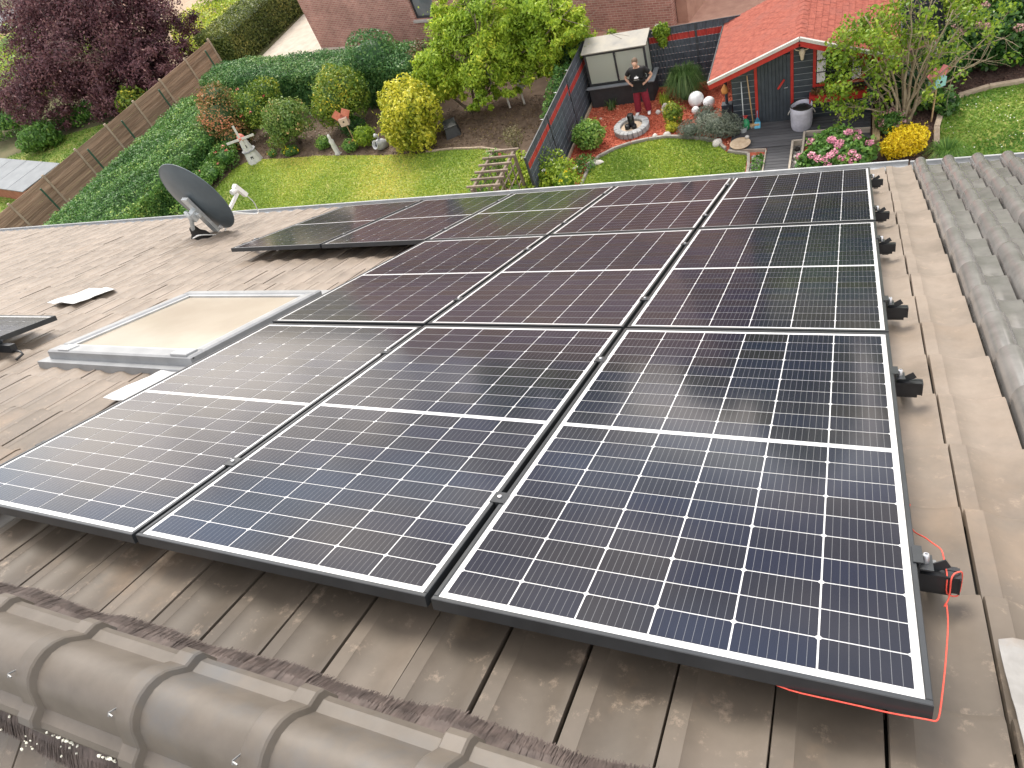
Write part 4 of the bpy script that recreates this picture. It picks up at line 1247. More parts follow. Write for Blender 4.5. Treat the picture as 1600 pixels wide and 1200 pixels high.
# animal skull with horns over the door side
m_bone = M('bone', (.62, .52, .38), (.72, .62, .48), scale=12, rough=.7)
s_ = thing('animal_skull', 'bleached animal skull with horns under the shed gable', 'ornament', (-1.25, SY0 - .05, 1.93))
b = MB(); b.lathe([(.02, -.20), (.045, -.17), (.055, -.08), (.085, .0), (.075, .06), (.03, .10)], (0, -.06, 0), 12, .9, .7); b.build('skull', m_bone, s_, True)
for sx in (-1, 1):
    b = MB(); b.tube([(sx * .06, -.05, .05), (sx * .14, -.06, .08), (sx * .19, -.07, .14)], [.018, .014, .005], 8); b.build('horn', m_bone, s_, True)

# tools leaning on the shed
m_ash = M('ash_handle', (.42, .28, .14), (.52, .36, .20), scale=9, rough=.6)
m_grey_h = M('grey_handle', (.50, .54, .56), rough=.4)
m_green = M('green_plastic', (.02, .22, .09), (.03, .28, .12), scale=9, rough=.35)
m_blue = M('blue_plastic', (.06, .33, .52), (.09, .40, .60), scale=9, rough=.35)
s_ = thing('broom', 'broom with long tan wooden handle leaning on the shed', 'broom', (-2.47, 17.52, .062))
b = MB(); b.tube([(0, -.06, .10), (-.12, .10, 1.42)], .016, 8); b.build('handle', m_ash, s_, True)
b = MB(); b.bbx(-.16, .16, -.10, -.03, .05, .11, .01); b.build('head', m_ash, s_)
b = MB()
for i in range(60): x = g.uniform(-.15, .15); y = g.uniform(-.095, -.035); b.beam((x, y, .05), (x + g.normal() * .01, y - .01, .0), .006)
b.build('bristles', m_whitep, s_)
s_ = thing('garden_rake', 'tool with grey handle and pale bucket-shaped head leaning on the shed', 'tool', (-2.72, 17.50, .062))
b = MB(); b.tube([(.02, -.12, .12), (-.02, .10, 1.28)], .014, 8); b.build('handle', m_grey_h, s_, True)
b = MB(); b.lathe([(.09, 0), (.12, .14), (.11, .14), (.08, .02)], (0, -.18, 0), 14); b.build('head', m_grey_h, s_, auto=40)
s_ = thing('garden_sprayer', 'green pressure sprayer with red pump handle beside the shed door', 'sprayer', (-2.66, 17.42, .062))
b = MB(); b.lathe([(.07, 0), (.10, .03), (.11, .14), (.09, .24), (.04, .30), (.03, .33)], (0, 0, 0), 14); b.build('tank', m_green, s_, auto=40)
b = MB(); b.lathe([(.035, .33), (.04, .36), (.02, .38)], (0, 0, 0), 10); b.beam((-.06, 0, .39), (.06, 0, .39), .025); b.build('pump_handle', m_redp, s_)
s_ = thing('dustpan', 'bright blue dustpan with upright handle by the shed door', 'dustpan', (-2.36, 17.46, .062)); s_.scale = (.75, .75, .8)
b = MB(); b.add([(-.10, -.10, 0), (.10, -.10, 0), (.10, .02, 0), (-.10, .02, 0), (-.10, -.10, .012), (.10, -.10, .012), (.10, .02, .18), (-.10, .02, .18), (-.03, .03, .34), (.03, .03, .34)], [(3, 2, 1, 0), (0, 1, 5, 4), (4, 5, 6, 7), (0, 4, 7, 3), (1, 2, 6, 5), (3, 7, 6, 2), (7, 6, 9, 8), (8, 9, 6, 7)]); b.build('pan', m_blue, s_)
b = MB(); b.tube([(0, .03, .30), (0, .06, .58)], .012, 8); b.build('handle', m_blue, s_, True)

# waste bag
m_bag = M('grey_fabric', (.40, .40, .47), (.52, .52, .60), scale=7, rough=.7, bump=.01, bscale=9)
s_ = thing('garden_bag', 'round grey fabric garden waste bag with dark rim', 'bag', (-1.24, 17.26, .062)); s_.scale = (.82, .82, .95)
V = []; F = []; n = 28; lv = [(.29, 0), (.31, .04), (.325, .25), (.33, .5), (.335, .66), (.325, .66), (.31, .45), (.30, .40)]
for r, z in lv:
    for k in range(n):
        a = 2 * math.pi * k / n; rr = r * (1 + .018 * math.sin(3 * a + z * 9) + .010 * math.sin(7 * a - z * 14)); V.append((rr * math.cos(a), rr * math.sin(a), z + (.02 * math.sin(2 * a) if z > .5 else 0)))
for i in range(len(lv) - 1):
    for k in range(n): F.append((i * n + k, i * n + (k + 1) % n, (i + 1) * n + (k + 1) % n, (i + 1) * n + k))
b = MB(); b.add(V, F); b.add([(.30 * math.cos(2 * math.pi * k / n), .30 * math.sin(2 * math.pi * k / n), .42) for k in range(n)], [tuple(range(n))]); b.build('bag_body', m_bag, s_, True)
b = MB(); a = np.linspace(0, 2 * math.pi, 29); b.tube(np.stack([.333 * np.cos(a), .333 * np.sin(a), .665 + .02 * np.sin(2 * a)], 1), .014, 6, False); b.build('rim', m_under, s_, True)
m_wasteb = M('black_liner', (.012, .013, .012), rough=.4)
b = MB(); b.ball((0, 0, .50), (.30, .30, .13), 20, 10, .12, 4); b.build('liner', m_wasteb, s_, True)
for sx in (-1, 1):
    b = MB(); b.tube([(sx * .336, -.04, .55), (sx * .40, -.05, .45), (sx * .40, .0, .40), (sx * .336, .05, .50)], .012, 6); b.build('carry_loop', m_whitep, s_, True)

# clay lamp, bird bath, bird house on pole
m_orange = M('orange_clay', (.62, .24, .06), (.72, .32, .10), scale=6, rough=.6)
s_ = thing('clay_lantern', 'orange clay lantern hanging at the shed corner', 'lantern', (-3.22, 17.92, .90))
b = MB(); b.lathe([(.05, 0), (.09, .03), (.10, .10), (.07, .18), (.03, .24), (.02, .26)], (0, 0, 0), 12); b.build('body', m_orange, s_, True)
b = MB(); b.tube([(0, 0, .26), (0, 0, .66)], .005, 5); b.build('cord', m_under, s_)
b = MB(); b.tube([(0, 0, 0), (0, 0, 1.55)], .04, 10); b.bx(-.14, .14, -.10, .10, 0, .5); o = b.build('downpipe_box', m_board, None); o.location = (-3.22, 18.1, 0); tag(o, 'slate post and box beside the shed corner behind the orange lantern', 'post')
m_stonew = M('bath_stone', (.40, .30, .20), (.52, .42, .30), scale=10, rough=.8, bump=.004)
s_ = thing('bird_bath', 'shallow round tan bird bath dish on the deck corner', 'bird bath', (-2.72, 16.62, .062))
b = MB(); b.lathe([(.16, 0), (.24, .05), (.27, .09), (.24, .085), (.12, .05)], (0, 0, 0), 20); b.build('bowl', m_stonew, s_, auto=50)
b = MB(); b.ball((.16, .20, .13), (.06, .05, .05), 10, 7, .05); b.build('bird_figure', m_whitep, s_, True)

# ------------------------------------------------------------------ brick house beyond the gardens
def brick_mat(name, c1, c2, mortar, bw=.24, bh=.083):
    mt = bpy.data.materials.new(name); mt.use_nodes = True; t_ = mt.node_tree; b_ = t_.nodes['Principled BSDF']; ln = t_.links.new
    tcn = nd(t_, 'ShaderNodeTexCoord'); mpn = nd(t_, 'ShaderNodeMapping'); mpn.inputs['Rotation'].default_value = (math.pi / 2, 0, 0)
    sp = nd(t_, 'ShaderNodeSeparateXYZ'); cb = nd(t_, 'ShaderNodeCombineXYZ')
    ln(tcn.outputs['Object'], sp.inputs[0]); ad = nd(t_, 'ShaderNodeMath', operation='ADD'); ln(sp.outputs['X'], ad.inputs[0]); ln(sp.outputs['Y'], ad.inputs[1])
    ln(ad.outputs[0], cb.inputs['X']); ln(sp.outputs['Z'], cb.inputs['Y'])
    br = nd(t_, 'ShaderNodeTexBrick'); br.inputs['Scale'].default_value = 1; br.inputs['Brick Width'].default_value = bw; br.inputs['Row Height'].default_value = bh
    br.inputs['Mortar Size'].default_value = .008; br.inputs['Color1'].default_value = (*c1, 1); br.inputs['Color2'].default_value = (*c2, 1); br.inputs['Mortar'].default_value = (*mortar, 1)
    ln(cb.outputs[0], br.inputs['Vector'])
    nzb = nd(t_, 'ShaderNodeTexNoise', Scale=.9, Detail=7, Roughness=.65); ln(tcn.outputs['Object'], nzb.inputs['Vector'])
    mrb = nd(t_, 'ShaderNodeMapRange'); mrb.inputs['From Min'].default_value = .3; mrb.inputs['From Max'].default_value = .7; mrb.inputs['To Min'].default_value = .70; mrb.inputs['To Max'].default_value = 1.22; ln(nzb.outputs['Fac'], mrb.inputs['Value'])
    hsb = nd(t_, 'ShaderNodeHueSaturation'); ln(mrb.outputs[0], hsb.inputs['Value']); ln(br.outputs['Color'], hsb.inputs['Color'])
    ln(hsb.outputs[0], b_.inputs['Base Color']); b_.inputs['Roughness'].default_value = .85
    bp = nd(t_, 'ShaderNodeBump', Strength=.6, Distance=.01); bp.invert = True; ln(br.outputs['Fac'], bp.inputs['Height']); ln(bp.outputs[0], b_.inputs['Normal'])
    return mt
m_brick = brick_mat('brickwork', (.33, .150, .120), (.44, .225, .178), (.50, .40, .34))
HA = math.radians(-13.2)
t = thing('brick_house', 'red brick house with dark window behind the hedges', 'house', (-24.13, 28.71, 0), (0, 0, HA))
HL, HD, HZ = 18.8, 10.0, 5.6
WU0, WU1, WB, WT = 6.95, 8.25, .98, 2.4
b = MB()
b.bx(0, WU0, 0, .3, 0, HZ); b.bx(WU1, HL, 0, .3, 0, HZ); b.bx(WU0, WU1, 0, .3, 0, WB); b.bx(WU0, WU1, 0, .3, WT, HZ)
b.bx(0, .3, .3, HD, 0, HZ); b.bx(HL - .3, HL, .3, HD, 0, HZ); b.bx(.3, HL - .3, HD - .3, HD, 0, HZ)
b.build('wall', m_brick, t)
b = MB(); b.bbx(WU0 - .1, WU1 + .1, -.09, .12, WB - .10, WB - .001, .01); wdw = None
sill = b
b2 = MB()
for (x0, x1, z0, z1) in ((WU0, WU0 + .08, WB, WT), (WU1 - .08, WU1, WB, WT), (WU0 + .0805, WU1 - .0805, WB, WB + .10), (WU0 + .0805, WU1 - .0805, WT - .08, WT)): b2.bx(x0, x1, .10, .18, z0, z1)
wdw = b2.build('window', m_char, t)
sill.build('sill', M('sill_concrete', (.38, .35, .33), (.46, .43, .40), rough=.85), wdw)
m_wglass = M('window_glass', (.13, .15, .16), (.22, .24, .25), scale=1.5, rough=.06, coat=1, coat_rough=.02)
b = MB(); b.bx(WU0 + .081, WU1 - .081, .13, .14, WB + .101, WT - .081); b.build('pane', m_wglass, wdw)
b = MB()
m_rtile = M('dark_red_tile', (.16, .075, .055), (.22, .11, .08), scale=4, rough=.7)
b.add([(-.4, -.5, HZ - .2), (HL + .4, -.5, HZ - .2), (HL + .4, HD / 2, HZ + 3.4), (-.4, HD / 2, HZ + 3.4), (-.4, HD + .5, HZ - .2), (HL + .4, HD + .5, HZ - .2), (-.4, -.5, HZ - .35), (HL + .4, -.5, HZ - .35), (-.4, HD + .5, HZ - .35), (HL + .4, HD + .5, HZ - .35)],
      [(0, 1, 2, 3), (3, 2, 5, 4), (6, 8, 9, 7), (0, 6, 7, 1), (4, 5, 9, 8), (0, 3, 4, 8, 6), (1, 7, 9, 5, 2)])
b.build('roof', m_rtile, t)
b = MB(); b.bbx(HL + .03, HL + .42, .30, 2.2, .0, .95, .01); b.build('side_step', m_redpave, t)
b = MB(); b.bx(HL + .002, HL + .05, .5, 1.5, 1.1, 2.2); b.build('side_window', m_char, t)

# ------------------------------------------------------------------ wooden panel fence of the left boundary
m_fw = M('fence_wood', (.20, .13, .085), (.34, .245, .17), scale=3.5, rough=.85, bump=.004, bscale=30, rnd=.22, stretch=(1, .25, 6))
m_fpost = M('fence_wood_post', (.30, .24, .17), (.40, .33, .25), scale=5, rough=.85)
m_gpost = M('green_post', (.02, .075, .045), rough=.5)
FA, FB = np.array((-31.05, 12.6)), np.array((-29.7, 27.7))
t = thing('wooden_fence', 'weathered timber panel fence with horizontal boards along the ivy hedge', 'fence', (FA[0], FA[1], 0))
d = FB - FA; Ln = np.linalg.norm(d); d = d / Ln
npan = 8; pl = Ln / npan; hb_ = 1.78 / 11
fang = math.atan2(d[1], d[0])
for i in range(npan):
    for j in range(11):
        b = MB(); b.bbx(.04, pl - .04, -.011 + .016 * (j % 2), .011 + .016 * (j % 2), j * hb_ + .010, (j + 1) * hb_ + .006, .004)
        o = b.build('board', m_fw, t); o.location = (d[0] * pl * i, d[1] * pl * i, g.normal() * .002); o.rotation_euler = (0, 0, fang)
    b = MB(); b.bbx(-.045, .045, -.045, .045, 0, 1.88, .01); o = b.build('post', m_fpost, t); o.location = (d[0] * pl * i, d[1] * pl * i, 0); o.rotation_euler = (0, 0, fang)
b = MB(); b.bbx(-.045, .045, -.045, .045, 0, 1.88, .01); o = b.build('post', m_fpost, t); o.location = (d[0] * Ln, d[1] * Ln, 0)
names = ['opposite the low hutch roof', 'second from the low hutch roof', 'third from the low hutch roof', 'below the purple tree', 'nearest the trimmed hedge']
for i, s_ in enumerate((3.2, 6.0, 8.2, 10.8, 14.4)):
    p = FA + d * s_ + np.array((d[1], -d[0])) * .30
    b = MB(); b.tube([(0, 0, 0), (0, 0, 1.60)], .042, 8); b.lathe([(.046, 1.60), (.04, 1.63), (.005, 1.64)], (0, 0, 0), 8); o = b.build('fence_post', m_gpost, None); o.location = (p[0], p[1], 0)
    tag(o, 'dark green metal post along the wooden fence, ' + names[i], 'post')

# low hutch with grey sheet roof behind the fence
m_hroof = M('grey_sheet', (.17, .187, .20), (.21, .23, .245), scale=2, rough=.65, rnd=.06)
m_hwood = M('hutch_wood', (.25, .085, .04), (.34, .13, .07), scale=4, rough=.7)
t = thing('animal_hutch', 'low red brown hutch with pale grey sheet roof behind the fence', 'hutch', (-34.2, 18.2, 0), (0, 0, math.radians(168)))
b = MB(); b.bx(.1, 6.9, -.9, .9, 0, .72); b.build('body', m_hwood, t)
for i in range(4):
    b = MB(); b.bx(i * 1.75, i * 1.75 + 1.71, -1.1, 1.1, .75, .79); o = b.build('roof_sheet', m_hroof, t)

# ------------------------------------------------------------------ windmill and small ornaments
m_wm = M('windmill_white', (.50, .50, .485), (.60, .60, .58), scale=10, rough=.6)
t = thing('garden_windmill', 'white model windmill with red cap and four sails', 'windmill', (-21.72, 18.79, 0), (0, 0, math.radians(35)))
b = MB(); b.lathe([(.33, 0), (.24, .50)], (0, 0, 0), 8); b.build('tower_base', m_wm, t)
b = MB(); b.lathe([(.29, .50), (.29, .545), (.24, .55)], (0, 0, 0), 8); b.build('gallery', M('wm_grey', (.22, .23, .24), rough=.6), t)
b = MB(); b.lathe([(.22, .5505), (.145, 1.0)], (0, 0, 0), 8); b.build('tower', m_wm, t)
m_capr = M('windmill_cap', (.50, .14, .10), (.58, .20, .15), scale=9, rough=.6)
b = MB(); b.lathe([(.165, 1.0), (.165, 1.06), (.11, 1.18), (.03, 1.24)], (0, 0, 0), 12); b.build('cap', m_capr, t, auto=50)
for k, z in enumerate((.28, .74)):
    b = MB(); rr = .33 - .09 * z / .5 if z < .5 else .22 - .075 * (z - .55) / .45
    b.bx(-.05, .05, -rr * .94 - .012, -rr * .90 + .03, z - .06, z + .06); b.build('window', m_char, t)
hub = np.array((0, -.22, 1.10))
for k in range(4):
    a = math.radians(4 + 90 * k); dd = np.array((math.sin(a), 0, math.cos(a)))
    b = MB(); b.beam(hub + dd * .05, hub + dd * .56, .09, .012, up=(0, 1, 0)); b.build('sail', m_wm, t)
b = MB(); b.tube([hub + np.array((0, .2, 0)), hub - np.array((0, .03, 0))], .025, 8); b.build('axle', m_capr, t)

t = thing('garden_figure', 'slim white statue leaning at the lawn edge', 'statue', (-17.45, 18.62, 0), (math.radians(0), 0, 0))
b = MB(); b.lathe([(.10, 0), (.11, .05), (.09, .10), (.10, .3), (.085, .45), (.10, .56), (.05, .64), (.06, .72), (.045, .80), (.01, .83)], (0, 0, 0), 12); b.build('figure', m_wm, t, True)
b = MB(); b.bbx(-.13, .13, -.10, .10, -.02, .02, .006); b.build('plinth', m_stone, t)
m_urn = M('urn_grey', (.34, .36, .38), (.46, .48, .50), scale=9, rough=.7)
t = thing('garden_urn', 'grey clay pot tipped on its side under the yellow shrub', 'pot', (-15.42, 18.62, .20), (math.radians(62), 0, math.radians(-20)))
b = MB(); b.lathe([(.10, -.30), (.14, -.26), (.20, -.08), (.20, .06), (.13, .20), (.16, .25), (.13, .25), (.09, .18)], (0, 0, 0), 16); b.build('pot', m_urn, t, auto=50)
b = MB(); b.lathe([(.088, .18), (.01, .17)], (0, 0, 0), 16); b.build('mouth', m_under, t)
b = MB(); b.tube([(0, .18, .05), (0, .30, .10), (0, .32, .24)], [.05, .045, .07], 8); b.build('spout', m_urn, t, True)
def bird_house(x, y, z, lab, c_roof, c_wall, rot=0, s=1.):
    t = thing('bird_house', lab, 'bird house', (x, y, 0), (0, 0, rot))
    b = MB(); b.tube([(0, 0, 0), (0, 0, z)], .02, 8); b.build('pole', m_ash, t)
    b = MB(); b.bx(-.13 * s, .13 * s, -.12 * s, .12 * s, z, z + .22 * s); b.build('box', c_wall, t)
    for sx in (-1, 1):
        b = MB(); b.beam((0, 0, z + .34 * s), (sx * .20 * s, 0, z + .20 * s), .34 * s, .02, up=(0, 1, 0)); b.f = b.f; b.build('roof_panel', c_roof, t)
    b = MB(); b.lathe([(.035, 0), (.035, .004)], (0, -.122 * s, z + .13 * s), 10, R=[(1, 0, 0), (0, 0, 1), (0, -1, 0)]); b.build('entrance', m_under, t)
    return t
bird_house(-17.05, 19.35, .75, 'red roofed bird house on a pole in front of the round shrub', M('bird_red', (.55, .16, .11), (.62, .22, .16), rough=.6), M('bird_wall', (.55, .42, .33), rough=.7), .4, 1.25)
m_pinkr = M('pink_paint', (.72, .24, .26), rough=.6); m_teal = M('teal_paint', (.30, .58, .58), rough=.6)
bird_house(1.72, 17.0, .95, 'pink and teal bird house beside the many-stemmed shrub', m_pinkr, m_teal, .6, 1.0)
m_box = M('black_box', (.020, .023, .026), (.03, .034, .038), rough=.5)
t = thing('bait_box', 'black sloped plastic box on the bare soil', 'box', (-12.62, 19.05, 0), (0, 0, .5))
b = MB(); b.add([(-.28, -.26, 0), (.28, -.26, 0), (.28, .26, 0), (-.28, .26, 0), (-.20, -.16, .34), (.20, -.16, .34), (.20, .22, .44), (-.20, .22, .44)], [(3, 2, 1, 0), (4, 5, 6, 7), (0, 1, 5, 4), (1, 2, 6, 5), (2, 3, 7, 6), (3, 0, 4, 7)]); b.build('body', m_box, t)
b = MB(); b.add([(-.22, -.18, .345), (.22, -.18, .345), (.22, .24, .45), (-.22, .24, .45), (-.22, -.18, .37), (.22, -.18, .37), (.22, .24, .475), (-.22, .24, .475)], [(3, 2, 1, 0), (4, 5, 6, 7), (0, 1, 5, 4), (1, 2, 6, 5), (2, 3, 7, 6), (3, 0, 4, 7)]); b.build('lid', m_frame, t)
# bird feeder table and small white dishes under the light green tree
t = thing('bird_feeder', 'pale grey feeder box on a post under the light green tree', 'bird feeder', (-11.75, 20.9, 0), (0, 0, .2))
b = MB(); b.tube([(0, 0, 0), (0, 0, .75)], .03, 8); b.build('post', m_ash, t)
b = MB(); b.bx(-.26, .26, -.2, .2, .75, .79); b.bx(-.22, .22, -.16, .16, .79, 1.0); b.build('tray', m_galv, t)
b = MB(); b.add([(-.3, -.26, 1.0), (.3, -.26, 1.0), (.3, .26, 1.12), (-.3, .26, 1.12), (-.3, -.26, 1.03), (.3, -.26, 1.03), (.3, .26, 1.15), (-.3, .26, 1.15)], [(3, 2, 1, 0), (4, 5, 6, 7), (0, 1, 5, 4), (1, 2, 6, 5), (2, 3, 7, 6), (3, 0, 4, 7)]); b.build('roof', m_urn, t)
for k, (x, y, z, lab) in enumerate(((-10.85, 20.35, .55, 'white mushroom shaped garden lamp nearest the feeder box'), (-10.35, 20.5, .62, 'white mushroom garden lamp with a second tier beside the divider'))):
    t = thing('mushroom_lamp', lab, 'garden lamp', (x, y, 0))
    b = MB(); b.tube([(0, 0, 0), (0, 0, z)], .035, 8); b.build('stem', m_wm, t)
    b = MB(); b.lathe([(.19, z - .02), (.18, z + .02), (.10, z + .07), (.01, z + .09)], (0, 0, 0), 14); b.build('cap', m_wm, t, auto=60)
    if k: b = MB(); b.lathe([(.17, z + .20), (.16, z + .24), (.08, z + .28), (.01, z + .30)], (0, 0, 0), 14); b.tube([(0, 0, z + .08), (0, 0, z + .22)], .025, 8); b.build('upper_cap', m_wm, t, auto=60)

# rose arch: two ladder sides and rungs across the top
m_arch = M('arch_wood', (.15, .115, .088), (.25, .20, .16), scale=7, rough=.85, rnd=.15)
t = thing('rose_arch', 'weathered wooden rose arch with ladder-like top', 'garden arch', (-8.45, 12.95, 0))
xw, yl, zt = .32, 1.45, 1.88
for sx in (-1, 1):
    for yy in (0, yl):
        b = MB(); b.bx(sx * xw - .035, sx * xw + .035, yy - .035, yy + .035, 0, zt); b.build('post', m_arch, t)
    b = MB(); b.beam((sx * xw, -.15, zt + .04), (sx * xw, yl + .15, zt + .04), .06, .08); b.build('top_rail', m_arch, t)
    for k in range(6):
        z = .25 + .28 * k; b = MB(); b.beam((sx * xw, .036, z), (sx * xw, yl - .036, z), .025, .03); b.build('side_slat', m_arch, t)
    for k in range(3):
        y = yl * (k + 1) / 4; b = MB(); b.beam((sx * xw + sx * .028, y, .1), (sx * xw + sx * .028, y, zt), .025, .03); b.build('side_slat', m_arch, t)
for k in range(6):
    y = -.05 + (yl + .1) * k / 5; b = MB(); b.beam((-xw - .16, y, zt + .105), (xw + .16, y, zt + .105), .05, .05); b.build('rung', m_arch, t)
# ------------------------------------------------------------------ vegetation
m_bark = M('bark', (.11, .085, .06), (.20, .165, .125), scale=8, rough=.9, bump=.01, bscale=25)
m_barkl = M('pale_bark', (.24, .19, .12), (.36, .30, .21), scale=8, rough=.9, bump=.006, bscale=25)
L_ivy = LEAF('ivy', (0.035, 0.110, 0.028), (0.089, 0.215, 0.049), (0.191, 0.343, 0.077), (0.399, 0.508, 0.124))
L_ivy2 = LEAF('ivy_deep', (0.034, 0.106, 0.034), (0.081, 0.203, 0.058), (0.168, 0.298, 0.083), (0.287, 0.391, 0.121))
L_privet = LEAF('privet', (0.055, 0.089, 0.022), (0.120, 0.162, 0.037), (0.202, 0.230, 0.055), (0.313, 0.304, 0.083))
L_light = LEAF('light_green', (0.150, 0.276, 0.023), (0.329, 0.482, 0.043), (0.521, 0.651, 0.067), (0.833, 0.795, 0.097), trans=.35)
L_purple = LEAF('purple_leaf', (0.051, 0.023, 0.031), (0.128, 0.052, 0.065), (0.232, 0.111, 0.115), (0.370, 0.226, 0.197))
L_green = LEAF('mid_green', (0.044, 0.129, 0.026), (0.110, 0.243, 0.044), (0.209, 0.365, 0.067), (0.353, 0.485, 0.110))
L_olive = LEAF('olive_gold', (0.055, 0.130, 0.022), (0.142, 0.238, 0.030), (0.293, 0.355, 0.043), (0.734, 0.605, 0.065))
L_yel = LEAF('yellow_variegated', (0.165, 0.231, 0.022), (0.463, 0.479, 0.043), (0.794, 0.727, 0.087), (0.880, 0.880, 0.188), trans=.3)
L_yg = LEAF('yellow_green', (0.105, 0.211, 0.021), (0.263, 0.385, 0.035), (0.455, 0.560, 0.062), (0.787, 0.735, 0.105), trans=.35)
L_redtip = LEAF('red_tip', (0.039, 0.085, 0.023), (0.116, 0.163, 0.039), (0.466, 0.217, 0.093), (0.776, 0.310, 0.186))
L_pinktip = LEAF('pink_tip', (0.060, 0.130, 0.029), (0.148, 0.248, 0.051), (0.258, 0.337, 0.079), (0.880, 0.515, 0.277))
L_silver = LEAF('silver_lavender', (0.099, 0.132, 0.099), (0.187, 0.220, 0.171), (0.286, 0.319, 0.253), (0.396, 0.418, 0.352))
L_dark = LEAF('dark_gloss', (0.012, 0.045, 0.012), (0.033, 0.098, 0.021), (0.075, 0.173, 0.036), (0.150, 0.255, 0.060), rough=.3)
L_yflow = LEAF('yellow_bloom', (0.519, 0.370, 0.011), (0.830, 0.616, 0.017), (0.880, 0.789, 0.034), (0.880, 0.880, 0.112), trans=.2)
L_pink = LEAF('pink_bloom', (0.517, 0.172, 0.276), (0.736, 0.322, 0.437), (0.851, 0.483, 0.575), (0.880, 0.690, 0.736), trans=.2)
L_fade = LEAF('faded_bloom', (0.250, 0.120, 0.110), (0.420, 0.240, 0.220), (0.550, 0.360, 0.340), (0.620, 0.460, 0.440), trans=.2)
L_red = LEAF('red_bloom', (0.500, 0.050, 0.060), (0.680, 0.140, 0.140), (0.750, 0.250, 0.240), (0.800, 0.400, 0.380), trans=.2)
L_white = LEAF('white_bloom', (0.600, 0.600, 0.550), (0.750, 0.750, 0.700), (0.800, 0.800, 0.780), (0.850, 0.850, 0.800), trans=.2)
L_blade = LEAF('long_blade', (0.033, 0.078, 0.019), (0.072, 0.143, 0.039), (0.130, 0.215, 0.065), (0.221, 0.286, 0.117))

def shrub(name, lab, cat, loc, blobs, mat, size, n, depth=.28, lump=.12, stems=0, sh=.4, seed=0, aspect=.55, droop=.2, group=None, tone=0., core=True, jit=.75, zmin=-.75):
    """blobs: list of ((x,y,z) rel. to loc, (rx,ry,rz)); n leaves in all, shared by surface"""
    t = thing(name, lab, cat, (loc[0], loc[1], 0), group=group)
    A = np.array([((r[0] * r[1] + r[1] * r[2] + r[0] * r[2]) / 3) for c, r in blobs]); A = A / A.sum()
    Ps, Ns = [], []
    for i, (c, r) in enumerate(blobs):
        P, N = blobpts(c, r, int(n * A[i]), depth, lump, seed + i * 7, zmin)
        k = P[:, 2] > .02
        Ps.append(P[k]); Ns.append(N[k])
    # stray shoots break the outline
    g3 = np.random.default_rng(seed + 900); S1, S2 = [], []
    for i, (c, r) in enumerate(blobs):
        for k in range(int(14 + 30 * A[i])):
            dv = g3.normal(size=3); dv[2] = abs(dv[2]) * .9 + .05; dv /= np.linalg.norm(dv)
            p0 = np.array(c) + dv * np.array(r) * .95; ln3 = g3.uniform(.06, .26) * (min(r) ** .5); dd = dv + np.array((0, 0, .5)) + g3.normal(size=3) * .3; dd /= np.linalg.norm(dd)
            m3_ = max(3, int(ln3 / size * 2.2))
            for f in np.linspace(0, 1, m3_): S1.append(p0 + dd * ln3 * f + g3.normal(size=3) * size * .25); S2.append(dd)
    Ps.append(np.array(S1)); Ns.append(np.array(S2))
    o = leafmesh('foliage', np.concatenate(Ps), np.concatenate(Ns), size, mat, t, aspect, seed, jit, 1.6, droop, None, tone)
    if core:
        mb = MB()
        for i, (c, r) in enumerate(blobs): mb.ball(c, np.array(r) * (.97 - depth), 12, 8, .06, seed + i)
        mb.build('inner_foliage', mat, t, True)
    if stems:
        g2 = np.random.default_rng(seed)
        for k in range(stems):
            c, r = blobs[k % len(blobs)]
            a = g2.uniform(0, 6.28); e = np.array(c) + np.array((math.cos(a) * r[0] * .4, math.sin(a) * r[1] * .4, 0))
            mb = MB(); mb.tube([(math.cos(a) * .06, math.sin(a) * .06, 0), e * np.array((.5, .5, .55)), e], [.035, .026, .012], 6); mb.build('stem', m_bark, t, True)
    return t

def blooms(parent, blobs, n, mat, size, per=1, head=0., seed=0, top=.1, name='bloom'):
    """separate flower heads on the upper side of the blobs"""
    g2 = np.random.default_rng(seed)
    for i in range(n):
        c, r = blobs[i % len(blobs)]
        while True:
            dv = g2.normal(size=3); dv /= np.linalg.norm(dv)
            if dv[2] > top and dv[1] < .5: break
        p = np.array(c) + dv * np.array(r) * 1.03
        if head:
            P, N = blobpts(p, (head, head, head * .7), per, .2, .05, seed + i)
        else:
            P = p + g2.normal(size=(per, 3)) * size * .5; N = np.tile(dv, (per, 1))
        leafmesh(name, P, N, size, mat, parent, .9, seed + i, .5, 5)

def hedge(name, lab, p, q, half, ht, mat, dens, size, seed, lump=.12, sub=None, edge=.15):
    p = np.array(p, float); q = np.array(q, float); d = q - p; Ln = np.linalg.norm(d)
    t = thing(name, lab, 'hedge', (p[0], p[1], 0), (0, 0, math.atan2(d[1], d[0])))
    P, N = boxpts(0, Ln, -half, half, 0.02, ht, dens, seed, lump, .22, rnd_edge=edge)
    leafmesh('foliage', P, N, size, mat, t, .62, seed, .55, 1.1, .5)
    b = MB(); b.bx(.3, Ln - .3, -half + .34, half - .34, 0, ht - .40); b.build('inner_foliage', mat, t)
    g2 = np.random.default_rng(seed)
    for k in range(int(Ln / .9)):
        b = MB(); x = .5 + k * .9; b.tube([(x, 0, 0), (x + g2.normal() * .1, g2.normal() * .1, ht * .6)], [.04, .02], 6); b.build('stem', m_bark, t)
    return t

